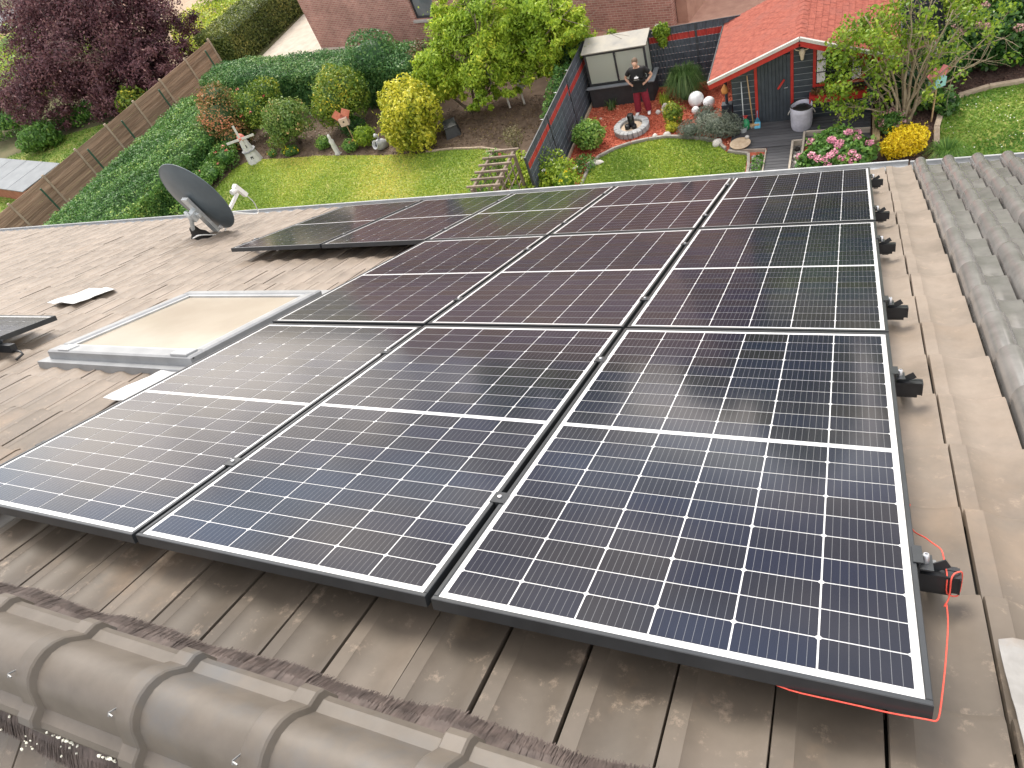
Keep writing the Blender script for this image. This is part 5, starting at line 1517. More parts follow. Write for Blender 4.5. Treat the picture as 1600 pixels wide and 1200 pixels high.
hedge('ivy_hedge', 'broad dark ivy hedge in front of the wooden fence', (-26.35, 12.6), (-25.85, 22.3), 2.35, 1.45, L_ivy, 760, .088, 101, .15, edge=.2)
hedge('ivy_hedge', 'long dark ivy hedge in front of the brick house', (-26.9, 24.2), (-14.6, 22.2), .95, 1.75, L_ivy2, 700, .088, 102, .12, edge=.08)
hedge('trimmed_hedge', 'tall trimmed olive green hedge beside the pale paving', (-30.1, 28.2), (-29.2, 41), 1.15, 1.9, L_privet, 300, .11, 103, .06, edge=.03)
shrub('ivy_bush', 'round ivy mound rising above the long hedge', 'bush', (-16.9, 22.6), [((0, 0, 1.45), (1.25, 1.0, 1.15)), ((1.5, -.2, 1.0), (1.2, .9, .9)), ((-1.0, 0, 1.1), (.9, .8, .8))], L_ivy2, .11, 7000, seed=104)
shrub('brown_bush', 'thin brownish twiggy bush between ivy hedge and light green tree', 'bush', (-14.3, 21.9), [((0, 0, 1.2), (.7, .6, 1.0))], LEAF('brown_twig', (0.080, 0.045, 0.030), (0.150, 0.090, 0.050), (0.200, 0.160, 0.070), (0.160, 0.200, 0.060)), .09, 1400, depth=.5, seed=105, core=False, stems=5)

t = shrub('photinia', 'tall shrub with red young leaves beside the windmill', 'shrub', (-23.7, 20.2), [((0, 0, 1.15), (1.05, .95, 1.1)), ((-.2, .5, 1.9), (.75, .7, .6)), ((.3, -.3, .6), (.9, .8, .6))], L_redtip, .10, 5200, seed=106, stems=5, lump=.2, tone=.05)
t = shrub('garden_shrub', 'yellow green shrub with pink tips behind the windmill', 'shrub', (-22.3, 20.9), [((0, 0, 1.1), (.85, .8, 1.0)), ((.5, .4, 1.5), (.6, .6, .6))], L_olive, .10, 3600, seed=107, stems=4, lump=.2)
blooms(t, [((0, 0, 1.1), (.85, .8, 1.0))], 7, L_red, .07, 6, .07, 7)
t = shrub('round_shrub', 'clipped round green shrub with pinkish leaf tips', 'shrub', (-19.95, 19.75), [((0, 0, .98), (.92, .88, .92)), ((.35, -.3, 1.15), (.55, .5, .55)), ((-.4, -.1, .75), (.6, .6, .55))], L_pinktip, .10, 5600, depth=.38, lump=.22, seed=108, stems=3)
t = shrub('round_shrub', 'large clipped round shrub flecked with gold', 'shrub', (-17.7, 20.55), [((0, 0, 1.2), (1.18, 1.05, 1.12)), ((.4, 0, 1.55), (.75, .7, .65)), ((-.5, -.2, .9), (.75, .7, .65))], L_olive, .10, 7500, depth=.36, lump=.22, seed=109, stems=4, tone=-.02)
t = shrub('golden_shrub', 'big yellow variegated shrub by the bare soil', 'shrub', (-13.8, 18.75), [((0, 0, 1.12), (1.08, .98, 1.0)), ((-.25, -.25, .75), (.95, .75, .7)), ((.3, -.45, .5), (.75, .5, .5))], L_yel, .13, 8200, depth=.40, lump=.26, seed=110, stems=4)
t = shrub('rose_bush', 'low leafy rose bush with pink blooms left of the windmill', 'bush', (-22.9, 18.6), [((0, 0, .45), (.6, .6, .5)), ((-.5, -.7, .35), (.5, .6, .4))], L_green, .08, 2200, seed=111, stems=4, lump=.25, depth=.4)
blooms(t, [((0, 0, .45), (.6, .6, .5)), ((-.5, -.7, .35), (.5, .6, .4))], 7, L_red, .07, 6, .06, 8)
shrub('rose_bush', 'green shrub at the hedge foot behind the satellite dish', 'bush', (-23.2, 16.6), [((0, 0, .4), (.7, .9, .45)), ((.2, 1.0, .35), (.5, .6, .4))], L_green, .08, 2400, seed=112, depth=.4, lump=.25, stems=3)
shrub('low_plant', 'low green plants at the far end of the pale lawn', 'plants', (-22.3, 15.3), [((0, 0, .2), (.5, .8, .25)), ((-.6, .4, .25), (.6, .8, .3))], L_green, .08, 1400, seed=113, depth=.4, lump=.3)
t = shrub('flower_clump', 'yellow flowering clump below the pink-tipped round shrub', 'flowers', (-19.9, 18.95), [((0, 0, .16), (.40, .22, .20))], L_green, .06, 700, seed=114)
blooms(t, [((0, 0, .16), (.40, .22, .20))], 12, L_yflow, .05, 5, .045, 9)
t = shrub('flower_clump', 'single orange yellow flower clump nearest the windmill', 'flowers', (-20.9, 19.0), [((0, 0, .12), (.2, .16, .15))], L_green, .05, 250, seed=115)
blooms(t, [((0, 0, .12), (.2, .16, .15))], 3, LEAF('orange_bloom', (0.500, 0.200, 0.010), (0.700, 0.350, 0.020), (0.800, 0.450, 0.040), (0.850, 0.500, 0.100)), .05, 5, .045, 10)
t = shrub('small_bush', 'small leafy bush beside the tipped grey pot', 'bush', (-16.2, 18.95), [((0, 0, .38), (.42, .36, .36))], L_yg, .085, 1200, seed=116, tone=-.15, stems=3)
t = shrub('flower_clump', 'small green clump with red blooms beside the slim statue', 'flowers', (-16.85, 18.78), [((0, 0, .2), (.35, .28, .24))], L_green, .06, 800, seed=117)
blooms(t, [((0, 0, .2), (.35, .28, .24))], 3, L_red, .06, 6, .06, 11)
shrub('small_bush', 'small fresh green plant behind the slim statue', 'bush', (-18.35, 19.15), [((0, 0, .22), (.32, .25, .24))], L_green, .07, 700, seed=118, tone=.12)
shrub('small_bush', 'dark small shrub behind the red roofed bird house', 'bush', (-17.2, 19.85), [((0, 0, .35), (.6, .3, .4))], L_dark, .08, 1100, seed=119)
shrub('low_plant', 'sparse weeds in the soil beside the windmill', 'plants', (-20.9, 19.6), [((0, 0, .25), (.5, .35, .3)), ((.1, .6, .45), (.45, .4, .4))], L_olive, .08, 900, seed=120, depth=.5, core=False)

# --- trees: trunk with limbs, crown of leaf clumps
def limb(mb, p, d, ln, r, depth, g2, tips, bend=.25, up=.12, split=(2, 3)):
    pts = [np.array(p)]; dd = np.array(d, float); dd /= np.linalg.norm(dd)
    for k in range(4):
        dd = dd + g2.normal(size=3) * bend * .35 + np.array((0, 0, up * .3)); dd /= np.linalg.norm(dd); pts.append(pts[-1] + dd * ln / 4)
    mb.tube(pts, np.linspace(r, r * .55, 5), 6 if r > .02 else 4)
    if depth == 0: tips.append((pts[-1], dd)); return
    for k in range(g2.integers(split[0], split[1] + 1)):
        nd_ = dd + g2.normal(size=3) * .55; i = g2.integers(2, 5)
        limb(mb, pts[i], nd_, ln * g2.uniform(.55, .8), r * .52, depth - 1, g2, tips, bend, up, split)

def tree(name, lab, loc, stems, blobs, mat, size, n, seed, bark, depth=.45, lump=.25, droop=.8, limb_n=3, aspect=.45, tone=0, clumps=0):
    t = thing(name, lab, 'tree', (loc[0], loc[1], 0))
    g2 = np.random.default_rng(seed); mb = MB(); tips = []
    for k in range(stems):
        c, r = blobs[k % len(blobs)]
        base = np.array((g2.normal() * .10, g2.normal() * .10, 0)); d = np.array(c) - base
        limb(mb, base, d, np.linalg.norm(d) * .75, .085 if stems < 4 else .055, limb_n, g2, tips)
    mb.build('trunk', bark, t, True)
    A = np.array([((r[0] * r[1] + r[1] * r[2] + r[0] * r[2]) / 3) for c, r in blobs]); A = A / A.sum()
    Ps, Ns = [], []
    for i, (c, r) in enumerate(blobs):
        # many clumps spread through the lobe, each a small cloud of leaves
        nc = max(6, int((clumps or 60) * A[i])); q = n * A[i] / nc
        C, CN = blobpts(c, r, nc, depth, lump, seed + i * 3, -.85)
        for k in range(len(C)):
            cr = g2.uniform(.16, .34) * (r[0] + r[1] + r[2]) / 3 * .62
            nq = int(q); ax = g2.normal(size=3) * .55 + np.array((0, 0, -.25)); off = g2.normal(size=(nq, 3)) * np.array((.52, .52, .42)) * cr; off += (off @ ax)[:, None] * ax * .6
            P = C[k] + off; N = _unit(off + np.array((0, 0, .15)) * cr)
            Ps.append(P); Ns.append(N * .5 + CN[k] * .5 + np.array((0, 0, .25)))
    Ps = np.concatenate(Ps); Ns = np.concatenate(Ns); k = Ps[:, 2] > .15
    leafmesh('crown', Ps[k], Ns[k], size, mat, t, aspect, seed, .6, 1.2, droop, None, tone)
    return t
tree('fruit_tree', 'broad light green tree with hanging leaves beside the divider', (-12.4, 20.5), 5,
     [((.7, .3, 2.0), (1.9, 1.2, 1.1)), ((3.2, .4, 2.1), (1.25, .95, 1.15)), ((2.2, .5, 3.0), (1.7, 1.1, .9)), ((-.9, .2, 1.5), (.85, .8, .85)), ((1.6, -.2, .85), (.75, .45, .45)), ((.4, .5, 2.9), (1.0, .9, .8)), ((3.6, .3, 1.2), (.7, .6, .6)), ((.2, -.1, 1.2), (.9, .5, .5)), ((2.3, 0, 1.4), (1.0, .6, .6)), ((-1.0, -.3, 1.0), (.8, .6, .6)), ((.9, -.7, .75), (.6, .4, .4)), ((4.0, 0, 2.2), (.9, .8, 1.0))],
     L_light, .118, 120000, 201, m_bark, clumps=620, droop=1.0)
tree('purple_tree', 'large purple leaved tree behind the wooden fence', (-37.0, 26.8), 4,
     [((0, .3, 3.0), (4.4, 3.2, 2.5)), ((-3.6, -1.6, 1.9), (2.8, 2.1, 1.7)), ((3.4, .6, 2.0), (2.4, 2.2, 1.8)), ((.8, 2.5, 5.2), (4.6, 3.6, 2.5)), ((-2.6, 1.5, 4.4), (2.8, 2.5, 2.0)), ((1.6, -1.4, 1.3), (3.0, 1.4, 1.3)), ((4.2, -.6, 1.6), (1.8, 1.4, 1.3))],
     L_purple, .15, 150000, 202, m_bark, clumps=900, droop=.3, lump=.3)
# neighbours' shrubs at far left
for i, (loc, bl, mt, n, lab) in enumerate((
    ((-48.5, 29.5), [((0, 0, 1.2), (3.6, 2.4, 1.3)), ((-3, 3, 1.2), (3, 2.5, 1.3))], L_yg, 5000, 'yellow green bush mass beyond the purple tree, nearest the road'),
    ((-45.2, 25.3), [((0, 0, .9), (2.6, 1.6, 1.0))], L_green, 3000, "loose green bush bordering the neighbour's lawn"),
    ((-57, 37.5), [((0, 0, 1.2), (5, 2.5, 1.4)), ((5, -1.5, 1.0), (3.5, 2, 1.2))], L_yg, 5000, 'far yellow bushes along the red verge'),
    ((-39.6, 22.7), [((0, 0, .6), (1.3, 1.0, .75))], L_green, 2200, "dark rounded bush on the neighbour's lawn"),
    ((-85, 66), [((0, 0, 3), (9, 5, 4))], L_green, 4000, 'dark trees across the road'),
    ((-33.6, 24.6), [((0, 0, .7), (1.0, .7, .8))], L_olive, 1300, 'green undergrowth at the foot of the purple tree'),
    ((-36.5, 25.4), [((0, 0, .6), (2.2, .8, .7)), ((-3.0, -.5, .5), (1.6, .7, .6))], L_green, 3000, 'dark low bushes under the purple tree'))):
    shrub('bush', lab, 'bush', loc, bl, mt, .17 if i != 4 else .35, n, seed=300 + i, lump=.25, depth=.35, tone=(.0, .0, .05, -.1, -.1, 0, -.15)[i])
shrub('bush', 'upright green shrub on the dry field near the trimmed hedge', 'bush', (-40.0, 40.5), [((0, 0, 1.3), (1.1, 1.0, 1.4))], L_green, .16, 1800, seed=310)
FP = [(-31.5, 30.5), (-31.0, 36), (-33, 43), (-39, 43), (-42, 37), (-36.5, 31.5)]
P = np.c_[g.uniform(-42, -31, 16000), g.uniform(30, 43, 16000)]; P = P[inpoly(P, FP)]
hgt = .12 + .38 * np.clip(lownoise(np.c_[P, np.zeros(len(P))], .5, 9) + .55, 0, 1); P3 = np.c_[P, hgt * g.random(len(P)) + .03]
tag(leafmesh('flower_field', P3, np.tile((0, -.3, 1.), (len(P), 1)), .20, L_yg, None, .5, 311, .7, .5, 0, 'stuff', .15), 'yellow green flowering strip behind the purple tree', 'field')

# --- shrubs near the divider and in the red bed
shrub('climber', 'dark green climber against the divider under the light green tree', 'climber', (-8.35, 19.3), [((0, 0, .8), (.42, .95, .8)), ((-.1, -.9, .55), (.4, .6, .55))], L_ivy, .09, 3000, seed=120, lump=.2, stems=3)
shrub('bluish_bush', 'bluish green bush at the far end of the divider', 'bush', (-8.6, 21.1), [((0, 0, 1.35), (.8, .6, .75))], L_ivy2, .09, 2600, seed=121, stems=3, tone=.12)
t = shrub('yellow_bush', 'feathery yellow green bush in front of the divider', 'bush', (-8.15, 15.0), [((-.9, 0, .6), (.6, .6, .55)), ((-.65, .25, .65), (.75, .65, .62)), ((.35, .1, .7), (.8, .65, .58)), ((1.0, -.25, .6), (.5, .6, .55)), ((-.15, -.5, .55), (.9, .5, .5))], L_yg, .085, 8000, depth=.4, lump=.28, seed=122, stems=6, jit=1.0)
blooms(t, [((-.6, .3, .65), (.75, .65, .65)), ((.9, -.1, .6), (.6, .6, .6))], 10, L_white, .06, 5, .045, 13)
blooms(t, [((1.0, -.1, .6), (.5, .6, .6))], 5, L_yflow, .06, 5, .05, 14)
shrub('round_bush', 'round glossy green bush on the red bark by the divider', 'bush', (-7.12, 17.35), [((0, 0, .42), (.47, .45, .42))], L_green, .085, 1900, seed=123, tone=.08, stems=3)
shrub('small_bush', 'low leafy plant on red bark near the small lawn corner', 'plant', (-7.05, 16.3), [((0, 0, .12), (.35, .4, .18))], L_green, .08, 350, seed=124, core=False, depth=.5)
t = thing('ornamental_grass', 'large fountain shaped clump of ornamental grass', 'grass clump', (-4.62, 19.55, 0))
def blade_clump(parent, n, R, H, mat, seed, w=.012):
    g2 = np.random.default_rng(seed); V = []; F = []; vals = []
    for i in range(n):
        a = g2.uniform(0, 6.28); rr = R * g2.uniform(.35, 1.05); hh = H * g2.uniform(.6, 1.08); b0 = g2.uniform(0, .14)
        dr_ = np.array((math.cos(a), math.sin(a), 0)); sd_ = np.array((-dr_[1], dr_[0], 0)) * w
        k = len(V)
        for j, (f, z) in enumerate(((0, 0), (.25, .62), (.6, .98), (1, .72 - .4 * g2.random()))):
            p = dr_ * (b0 + (rr - b0) * f) + np.array((0, 0, hh * z)); ww = sd_ * (1 - .8 * f); V += [p - ww, p + ww]
        F += [(k, k + 1, k + 3, k + 2), (k + 2, k + 3, k + 5, k + 4), (k + 4, k + 5, k + 7, k + 6)]; vals += [np.clip(g2.normal(.5, .22), 0, 1)] * 3
    me = bpy.data.meshes.new('blades'); me.from_pydata([tuple(v) for v in V], [], F); at = me.attributes.new('rnd', 'FLOAT', 'FACE'); at.data.foreach_set('value', np.array(vals, np.float32))
    return link('blades', me, mat, parent)
blade_clump(t, 1500, .72, .92, L_blade, 41, .009)
t = thing('ornamental_grass', 'small tuft of spiky leaves at the foot of the glass planter', 'grass clump', (-6.95, 19.42, 0)); blade_clump(t, 60, .30, .30, L_blade, 42, .012)
t = thing('ornamental_grass', 'fresh green tuft between person and ornamental grass', 'grass clump', (-5.25, 19.35, 0)); blade_clump(t, 120, .25, .35, L_light, 43, .010)
t = thing('ornamental_grass', 'long bright grass at the lawn edge beside the yellow bloom bush', 'grass clump', (1.95, 15.45, 0)); blade_clump(t, 500, .55, .36, L_green, 44, .008)
shrub('lavender', 'silvery grey lavender bush beside the deck', 'bush', (-3.42, 17.3), [((0, 0, .32), (.52, .42, .38)), ((.35, -.1, .3), (.35, .3, .32))], L_silver, .075, 4200, depth=.4, seed=125, aspect=.22, jit=1.0, droop=-.9, lump=.2)
shrub('lavender', 'green grey lavender bush beside the yellow plant', 'bush', (-4.15, 17.42), [((0, 0, .22), (.38, .32, .26)), ((.35, .45, .3), (.3, .3, .3))], L_silver, .07, 2400, depth=.4, seed=126, aspect=.22, jit=1.0, droop=-.9, tone=-.2)
shrub('small_bush', 'yellowish leafy shrub behind the yellow plant', 'bush', (-4.78, 18.2), [((0, 0, .3), (.28, .26, .32))], L_olive, .07, 900, seed=127, tone=.1)
shrub('yellow_plant', 'small golden cushion plant beside the edging boulders', 'plant', (-4.76, 17.78), [((0, 0, .12), (.17, .15, .13))], L_yel, .05, 450, seed=128)
t = shrub('climber', 'bright green climber hanging over the back strip fence', 'climber', (-5.32, 20.42), [((0, 0, 1.72), (.26, .14, .24)), ((.02, -.05, 1.45), (.14, .1, .22))], L_yg, .075, 900, seed=129, tone=-.05)
blooms(t, [((0, 0, 1.72), (.26, .16, .24))], 3, L_white, .05, 5, .045, 15)
shrub('climber', 'small green sprig above the glass planter roof', 'climber', (-6.85, 20.5), [((0, 0, 1.84), (.14, .1, .12))], L_yg, .06, 200, seed=130)
shrub('small_bush', 'climbing roses on the wooden arch, leaves', 'climber', (-8.85, 13.1), [((0, .2, 1.5), (.2, .5, .5)), ((.05, 1.2, 1.65), (.2, .5, .4)), ((-.1, -.3, 1.2), (.25, .35, .5))], L_green, .075, 900, seed=131, depth=.6, core=False)
t = shrub('rose', 'rose with yellow blooms at the foot of the wooden arch', 'rose', (-8.95, 12.75), [((0, 0, 1.45), (.22, .2, .30))], L_green, .07, 250, seed=132, core=False, stems=2)
blooms(t, [((0, -.05, 1.5), (.16, .1, .22))], 3, L_yflow, .09, 12, .10, 16)
t = shrub('rose', 'rose with red bloom at the far end of the wooden arch', 'rose', (-8.75, 14.55), [((0, 0, 1.6), (.2, .2, .3))], L_green, .07, 250, seed=133, core=False, stems=2)
blooms(t, [((0, 0, 1.6), (.16, .1, .22))], 2, L_red, .07, 10, .08, 17)
shrub('rose', 'thin pale-leaved rose standard beyond the wooden arch', 'rose', (-9.3, 16.9), [((0, 0, .85), (.32, .3, .35))], LEAF('pale_rose_leaf', (0.120, 0.110, 0.050), (0.220, 0.200, 0.100), (0.330, 0.280, 0.160), (0.450, 0.300, 0.200)), .06, 420, seed=134, core=False, stems=5, depth=.6)
t = shrub('flower_clump', 'mixed white and mauve flowers below the wooden arch', 'flowers', (-8.1, 13.3), [((0, 0, 1.0), (.3, .6, .4))], L_green, .07, 700, seed=135, core=False)
blooms(t, [((0, 0, 1.0), (.3, .6, .4))], 8, L_fade, .06, 6, .06, 18)

# --- right side
HB = [((0, 0, .36), (.62, .55, .40)), ((.35, -.35, .32), (.6, .45, .36)), ((-.3, -.5, .3), (.5, .4, .34))]
t = shrub('hydrangea', 'pink hydrangea in the timber planter box', 'hydrangea', (-.42, 15.75), HB, L_green, .11, 3200, seed=136, tone=.02, aspect=.7, stems=4)
blooms(t, HB, 25, L_pink, .045, 70, .095, 20, .35, 'flower_head')
YB = [((0, 0, .34), (.46, .42, .36)), ((.22, .1, .42), (.28, .26, .26)), ((-.22, -.12, .36), (.28, .28, .28))]
t = shrub('yellow_bloom_bush', 'round bush covered in bright yellow blooms', 'bush', (1.10, 15.72), YB, L_yflow, .055, 5200, seed=137, depth=.35, lump=.2)
HF = [((0, 0, .26), (.32, .3, .28))]
t = shrub('hydrangea', 'small hydrangea with faded heads at the foot of the many-stemmed shrub', 'hydrangea', (.80, 16.75), HF, L_green, .09, 900, seed=138)
blooms(t, HF, 9, L_fade, .04, 50, .08, 21, .2, 'flower_head')
HR = [((0, 0, .75), (1.15, .75, .75)), ((1.2, .3, .9), (1.1, .8, .85)), ((-.7, .2, .6), (.6, .5, .5))]
t = shrub('hydrangea', 'large dark hydrangea bush with faded pink heads behind the lush lawn', 'hydrangea', (3.1, 19.35), HR, L_dark, .12, 8000, seed=139, tone=.06, aspect=.7, stems=5)
blooms(t, HR, 26, L_fade, .05, 70, .11, 22, .3, 'flower_head')
shrub('tall_bush', 'tall yellow green bush behind the hydrangea by the dark fence', 'bush', (3.4, 20.3), [((0, 0, 1.75), (1.3, .6, .9)), ((1.5, 0, 1.6), (1.0, .6, .9)), ((-.9, 0, 1.3), (.6, .5, .7))], L_yg, .10, 6500, seed=140, depth=.45, lump=.3, tone=-.1, stems=6)
shrub('low_plant', 'broad leaved plants by the pink and teal bird house', 'plants', (2.0, 17.35), [((0, 0, .25), (.28, .3, .28)), ((-.5, .2, .3), (.45, .3, .35))], L_dark, .14, 500, seed=141, tone=.15)
shrub('low_plant', 'dark greenery behind the many-stemmed shrub', 'plants', (1.2, 18.0), [((0, 0, .5), (.75, .5, .5)), ((.7, .6, .6), (.7, .5, .5))], L_dark, .10, 2600, seed=142)
shrub('low_plant', 'weeds in the gravel strip beside the path', 'plants', (-2.2, 15.75), [((0, 0, .06), (.14, .4, .10))], L_green, .07, 160, seed=143, core=False)
# many-stemmed shrub: bare pale stems, leaves in clumps
t = thing('many_stemmed_shrub', 'tall shrub of many pale bare stems with patchy yellow green leaves', 'tree', (1.10, 17.0, 0))
g2 = np.random.default_rng(77); mb = MB(); tips = []
targets = [(-1.6, .1, 2.3), (-1.3, .3, 1.5), (-1.0, -.1, 2.9), (-.5, .2, 3.0), (-.1, .0, 3.1), (.3, .3, 2.9), (.7, .1, 2.6), (1.1, .3, 2.4), (1.5, .2, 1.9), (1.4, .0, 1.4), (-1.5, -.3, .9), (-.8, -.2, 2.0), (.4, -.3, 2.2), (.9, -.2, 1.7), (-.3, .5, 2.4), (.1, .6, 2.6)]
for k, tg in enumerate(targets):
    base = np.array((g2.normal() * .09, g2.normal() * .09, 0)); tg = np.array(tg); mid = base * .5 + tg * .45 + np.array((0, 0, .18)) - np.array((tg[0] * .18, 0, 0)); pts = []
    for u in np.linspace(0, 1, 9): pts.append((1 - u) ** 2 * base + 2 * u * (1 - u) * mid + u * u * tg + g2.normal(size=3) * .02 * (u > 0))
    pts = np.array(pts); mb.tube(pts, np.linspace(.040, .012, 9), 6)
    for j in range(7):
        i = g2.integers(3, 9); d = np.array((tg[0] * .4, tg[1] * .4, .7)) + g2.normal(size=3) * .55
        limb(mb, pts[i], d, g2.uniform(.35, .75), .010, 1, g2, tips, .3, .1)
mb.build('trunk', m_barkl, t, True)
sel = [(p, d) for p, d in tips if (p[0] < -.25 and g2.random() < .95) or (p[2] > 2.1 and g2.random() < .55) or g2.random() < .35]
Ps, Ns = [], []
for p, d in sel:
    P, N = blobpts(p, (.17, .17, .15), 22, .8, .2, int(g2.integers(1e6)), -.9); Ps.append(P); Ns.append(N)
for c, r, n in (((-1.45, .1, 1.9), (.5, .4, .6), 900), ((-1.0, .1, 2.5), (.6, .4, .5), 900), ((-.6, -.1, 1.6), (.5, .4, .5), 500), ((-1.5, -.1, 1.2), (.4, .35, .35), 500), ((0, .3, 2.2), (.6, .4, .6), 600), ((1.2, .4, 2.2), (.6, .4, .5), 700), ((.7, .3, 1.4), (.5, .3, .5), 400)):
    P, N = blobpts(c, r, n, .85, .35, int(n + c[0] * 10 + 50), -.9); k3 = 2 if c[0] < -.3 else 3; Ps.append(P[::k3]); Ns.append(N[::k3])
leafmesh('crown', np.concatenate(Ps), np.concatenate(Ns) + np.array((0, 0, .3)), .095, L_yg, t, .6, 78, .8, 1.4, .9, None, -.12)
# far wood beyond the brick house, out of the frame but mirrored in the glass
Ps, Ns = [], []
for k, (x, y, hh, w) in enumerate(((-22, 62, 15, 7), (-8, 58, 13, 6), (6, 52, 14, 6), (20, 48, 13, 7), (-38, 80, 17, 9), (-2, 66, 17, 8), (34, 46, 14, 8), (-1, 35, 5, 6), (6, 33, 6, 6), (13, 31, 6, 6), (20, 31, 6, 6))):
    P, N = blobpts((x, y, hh * .58), (w * .6, w * .55, hh * .45), 2600, .5, .25, 500 + k, -.8); Ps.append(P); Ns.append(N)
o = leafmesh('far_wood', np.concatenate(Ps), np.concatenate(Ns), .75, L_green, None, .6, 501, .6, .4, 0, 'stuff'); tag(o, 'tall far trees beyond the brick house, mirrored in the panels', 'trees')
# daisies in the lush lawn
Pd = g.uniform((2.0, 15.2), (4.2, 18), (70, 2)); Pd = Pd[inpoly(Pd, LAWN3)]
tag(leafmesh('daisies', np.c_[Pd, np.full(len(Pd), .07)], np.tile((0, 0, 1.), (len(Pd), 1)), .032, L_white, None, .9, 90, .2, 1, 0, 'stuff'), 'scattered white daisies in the lush lawn', 'flowers')
# leaf litter on soil
Pd = g.uniform((-23, 18.1), (-8, 21), (5000, 2)); Pd = Pd[~inpoly(Pd, LAWN1)]
tag(leafmesh('leaf_litter', np.c_[Pd, np.full(len(Pd), .02)], np.tile((0, 0, 1.), (len(Pd), 1)), .07, LEAF('litter', (0.050, 0.030, 0.020), (0.110, 0.070, 0.040), (0.170, 0.120, 0.070), (0.200, 0.160, 0.060), trans=0), None, .6, 91, .3, 1, 0, 'stuff'), 'fallen leaves and clods on the bare soil', 'litter')
# ------------------------------------------------------------------ the person by the fountain
m_skin = M('skin', (.52, .30, .21), (.58, .35, .25), scale=12, rough=.5)
m_shirt = M('black_shirt', (.006, .006, .007), (.010, .010, .011), scale=14, rough=.85)
m_pants = M('maroon_trousers', (.19, .010, .026), (.25, .016, .036), scale=14, rough=.85)
m_hair = M('short_brown_hair', (.10, .065, .04), (.16, .11, .07), scale=40, rough=.7)
m_shoe = M('white_shoe', (.70, .70, .70), (.78, .78, .78), scale=10, rough=.6)
m_eye = M('eye_dark', (.02, .018, .016), rough=.3)
def skinned(name, V, E, R, root, mat, parent, sub=2):
    me = bpy.data.meshes.new(name); me.from_pydata([tuple(v) for v in V], E, [])
    o = bpy.data.objects.new(name, me); col.objects.link(o)
    o.modifiers.new('skin', 'SKIN')
    sv = me.skin_vertices[0].data
    for i, r in enumerate(R):
        sv[i].radius = (r, r) if not isinstance(r, tuple) else r
        sv[i].use_root = (i == root)
    md = o.modifiers.new('sub', 'SUBSURF'); md.levels = sub; md.render_levels = sub
    dg = bpy.context.evaluated_depsgraph_get(); dg.update()
    nm = bpy.data.meshes.new_from_object(o.evaluated_get(dg))
    bpy.data.objects.remove(o, do_unlink=True)
    nm.materials.clear()
    nm.name = name
    return link(name, nm, mat, parent, True)
per = thing('person', 'person in black t-shirt and maroon trousers, hands on hips, looking down', 'person', (-5.82, 18.95, .012), (0, 0, math.radians(2)))
S = 1.0
V = [(0, .01, .93), (0, .0, 1.08), (0, .0, 1.26), (0, .01, 1.40), (0, .005, 1.48), (0, -.025, 1.54), (0, -.065, 1.60), (0, -.085, 1.67), (0, -.075, 1.735)]
R = [(.15, .12), (.155, .135), (.165, .125), (.12, .08), .06, .055, .072, .086, .066]
E = [(i, i + 1) for i in range(8)]
def chain(start, pts, rs):
    p = start
    for a, r in zip(pts, rs):
        V.append(a); R.append(r); E.append((p, len(V) - 1)); p = len(V) - 1
    return p
for sx in (-1, 1):
    k = chain(3, [(sx * .19, .01, 1.40), (sx * .30, .05, 1.28), (sx * .40, .09, 1.16), (sx * .33, .03, 1.08), (sx * .255, -.06, 1.035)], [.062, .052, .044, .040, .029])
    w = k
    k = chain(w, [(sx * .215, -.10, 1.02)], [(.032, .018)])
    for f, (dx, dz, ln_) in enumerate(((-.01, .028, .060), (-.014, .010, .070), (-.014, -.008, .066), (-.010, -.026, .052))):
        chain(k, [(sx * (.205 + dx), -.125, 1.02 + dz), (sx * (.175 + dx), -.140 - .004 * f, 1.015 + dz - .004), (sx * (.175 + dx - ln_ * .35), -.138, 1.005 + dz)], [.010, .0085, .007])
    chain(w, [(sx * .235, -.05, 1.055), (sx * .205, -.035, 1.075)], [.011, .009])
    chain(0, [(sx * .10, .01, .86), (sx * .12, -.005, .66), (sx * .135, -.01, .48), (sx * .15, .015, .28), (sx * .16, .02, .10), (sx * .175, -.05, .045), (sx * .19, -.15, .035)], [.095, .08, .062, .058, .042, .04, .03])
body = skinned('body', V, E, R, 0, m_skin, per)
# clothing
V = [(0, .005, .94), (0, -.02, 1.03), (0, -.02, 1.14), (0, -.005, 1.28), (0, .01, 1.39), (0, .006, 1.455)]
R = [(.20, .17), (.225, .20), (.228, .20), (.22, .165), (.17, .11), (.078, .07)]
E = [(i, i + 1) for i in range(5)]
for sx in (-1, 1): chain(4, [(sx * .195, .012, 1.405), (sx * .30, .05, 1.285), (sx * .335, .065, 1.235)], [.082, .078, .082])
shirt = skinned('t_shirt', V, E, R, 1, m_shirt, per)
V = [(0, .01, .96), (0, .01, .86)]; R = [(.170, .140), (.165, .138)]; E = [(0, 1)]
for sx in (-1, 1): chain(1, [(sx * .105, .01, .78), (sx * .120, .0, .62), (sx * .135, -.005, .46), (sx * .15, .012, .28), (sx * .16, .015, .13), (sx * .162, .012, .07)], [.125, .125, .112, .108, .105, .10])
skinned('trousers', V, E, R, 0, m_pants, per)
for sx in (-1, 1):
    V = [(sx * .165, .06, .045), (sx * .172, -.02, .05), (sx * .185, -.11, .045), (sx * .195, -.19, .038)]; R = [.048, (.052, .05), (.056, .042), (.045, .034)]; E = [(0, 1), (1, 2), (2, 3)]
    skinned('shoe', V, E, R, 1, m_shoe, per, 2)
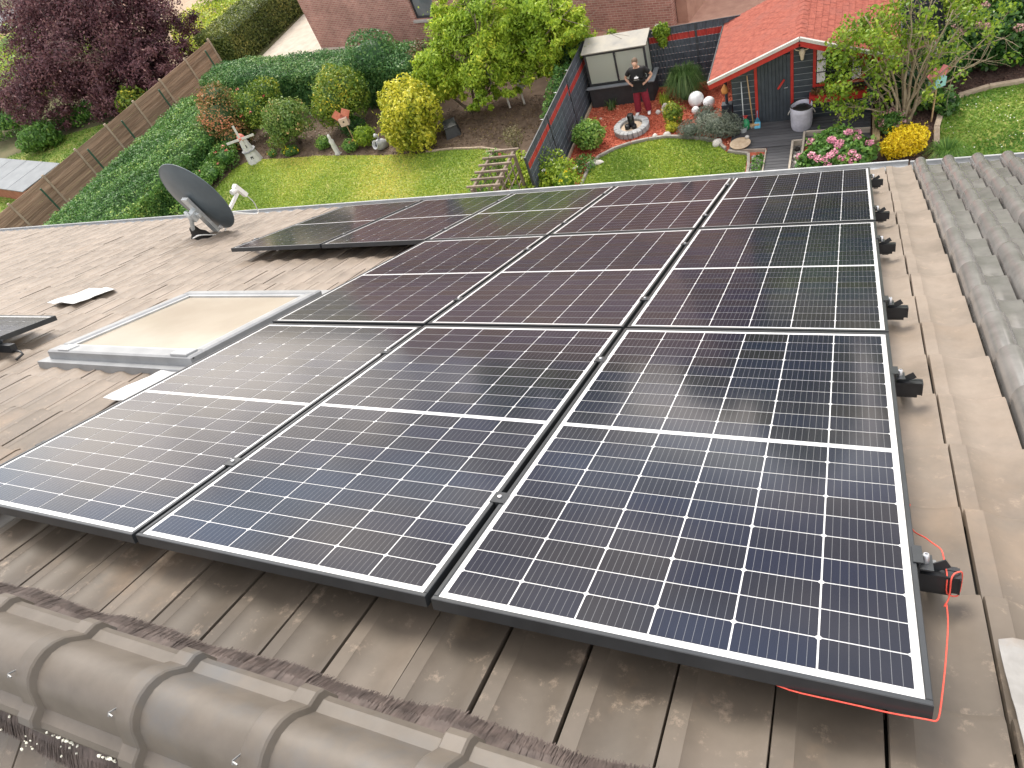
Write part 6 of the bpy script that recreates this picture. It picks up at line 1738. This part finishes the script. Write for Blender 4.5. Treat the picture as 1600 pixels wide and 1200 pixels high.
# head details: the face looks down towards the fountain
hc = np.array((0, -.085, 1.66)); tilt = math.radians(38)
def hp(x, y, z):
    c, s_ = math.cos(tilt), math.sin(tilt); return hc + np.array((x, y * c + z * s_ * 1.0, -(-y) * s_ + z * c))
b = MB(); b.ball(hp(0, .018, .022), (.088, .104, .098), 16, 10, .01, 3); b.build('hair', m_hair, per, True)
b = MB(); b.ball(hp(0, -.030, -.012), (.070, .078, .086), 16, 10, 0); b.build('face', m_skin, per, True)
b = MB(); b.ball(hp(0, -.112, -.020), (.013, .016, .022), 8, 6); b.build('nose', m_skin, per, True)
for sx in (-1, 1):
    b = MB(); b.ball(hp(sx * .028, -.098, .008), (.010, .006, .006), 8, 6); b.build('eye', m_eye, per, True)
    b = MB(); b.ball(hp(sx * .084, .0, -.012), (.010, .020, .028), 8, 6); b.build('ear', m_skin, per, True)
b = MB(); b.ball(hp(0, -.098, -.055), (.024, .006, .007), 8, 6); b.build('mouth', M('lips', (.42, .17, .14), rough=.5), per, True)
# white emblem on the chest, three lobes over a short line of letters
m_emb = M('white_print', (.78, .78, .78), rough=.8)
dg = bpy.context.evaluated_depsgraph_get()
def on_shirt(x, z):
    ok, p, nrm, i = shirt.ray_cast(Vector((x, -1, z)), Vector((0, 1, 0)))
    return np.array(p) + np.array((0, -.004, 0)) if ok else np.array((x, -.2, z))
def print_patch(poly, name='print'):
    P = [on_shirt(x, z) for x, z in poly]; c = np.mean(P, 0); c[1] = on_shirt(np.mean([p[0] for p in poly]), np.mean([p[1] for p in poly]))[1]
    n = len(P); b = MB(); b.add([c] + P, [(0, 1 + i, 1 + (i + 1) % n) for i in range(n)]); return b.build(name, m_emb, shirt)
ell = lambda cx, cz, rx, rz, n=12, rot=0: [(cx + rx * math.cos(a) * math.cos(rot) - rz * math.sin(a) * math.sin(rot), cz + rx * math.cos(a) * math.sin(rot) + rz * math.sin(a) * math.cos(rot)) for a in np.linspace(0, 2 * math.pi, n, endpoint=False)]
print_patch(ell(0, 1.255, .013, .042)); print_patch(ell(-.036, 1.245, .024, .022, 12, .3)); print_patch(ell(.036, 1.245, .024, .022, 12, -.3))
for i in range(10): x = -.072 + i * .016; print_patch([(x - .006, 1.188), (x + .006, 1.188), (x + .006, 1.202), (x - .006, 1.202)], 'print_letter')
b = MB(); b.tube([(.292, -.03, 1.035), (.262, -.005, 1.062)], .034, 10); b.build('wrist_watch', m_eye, per, True)
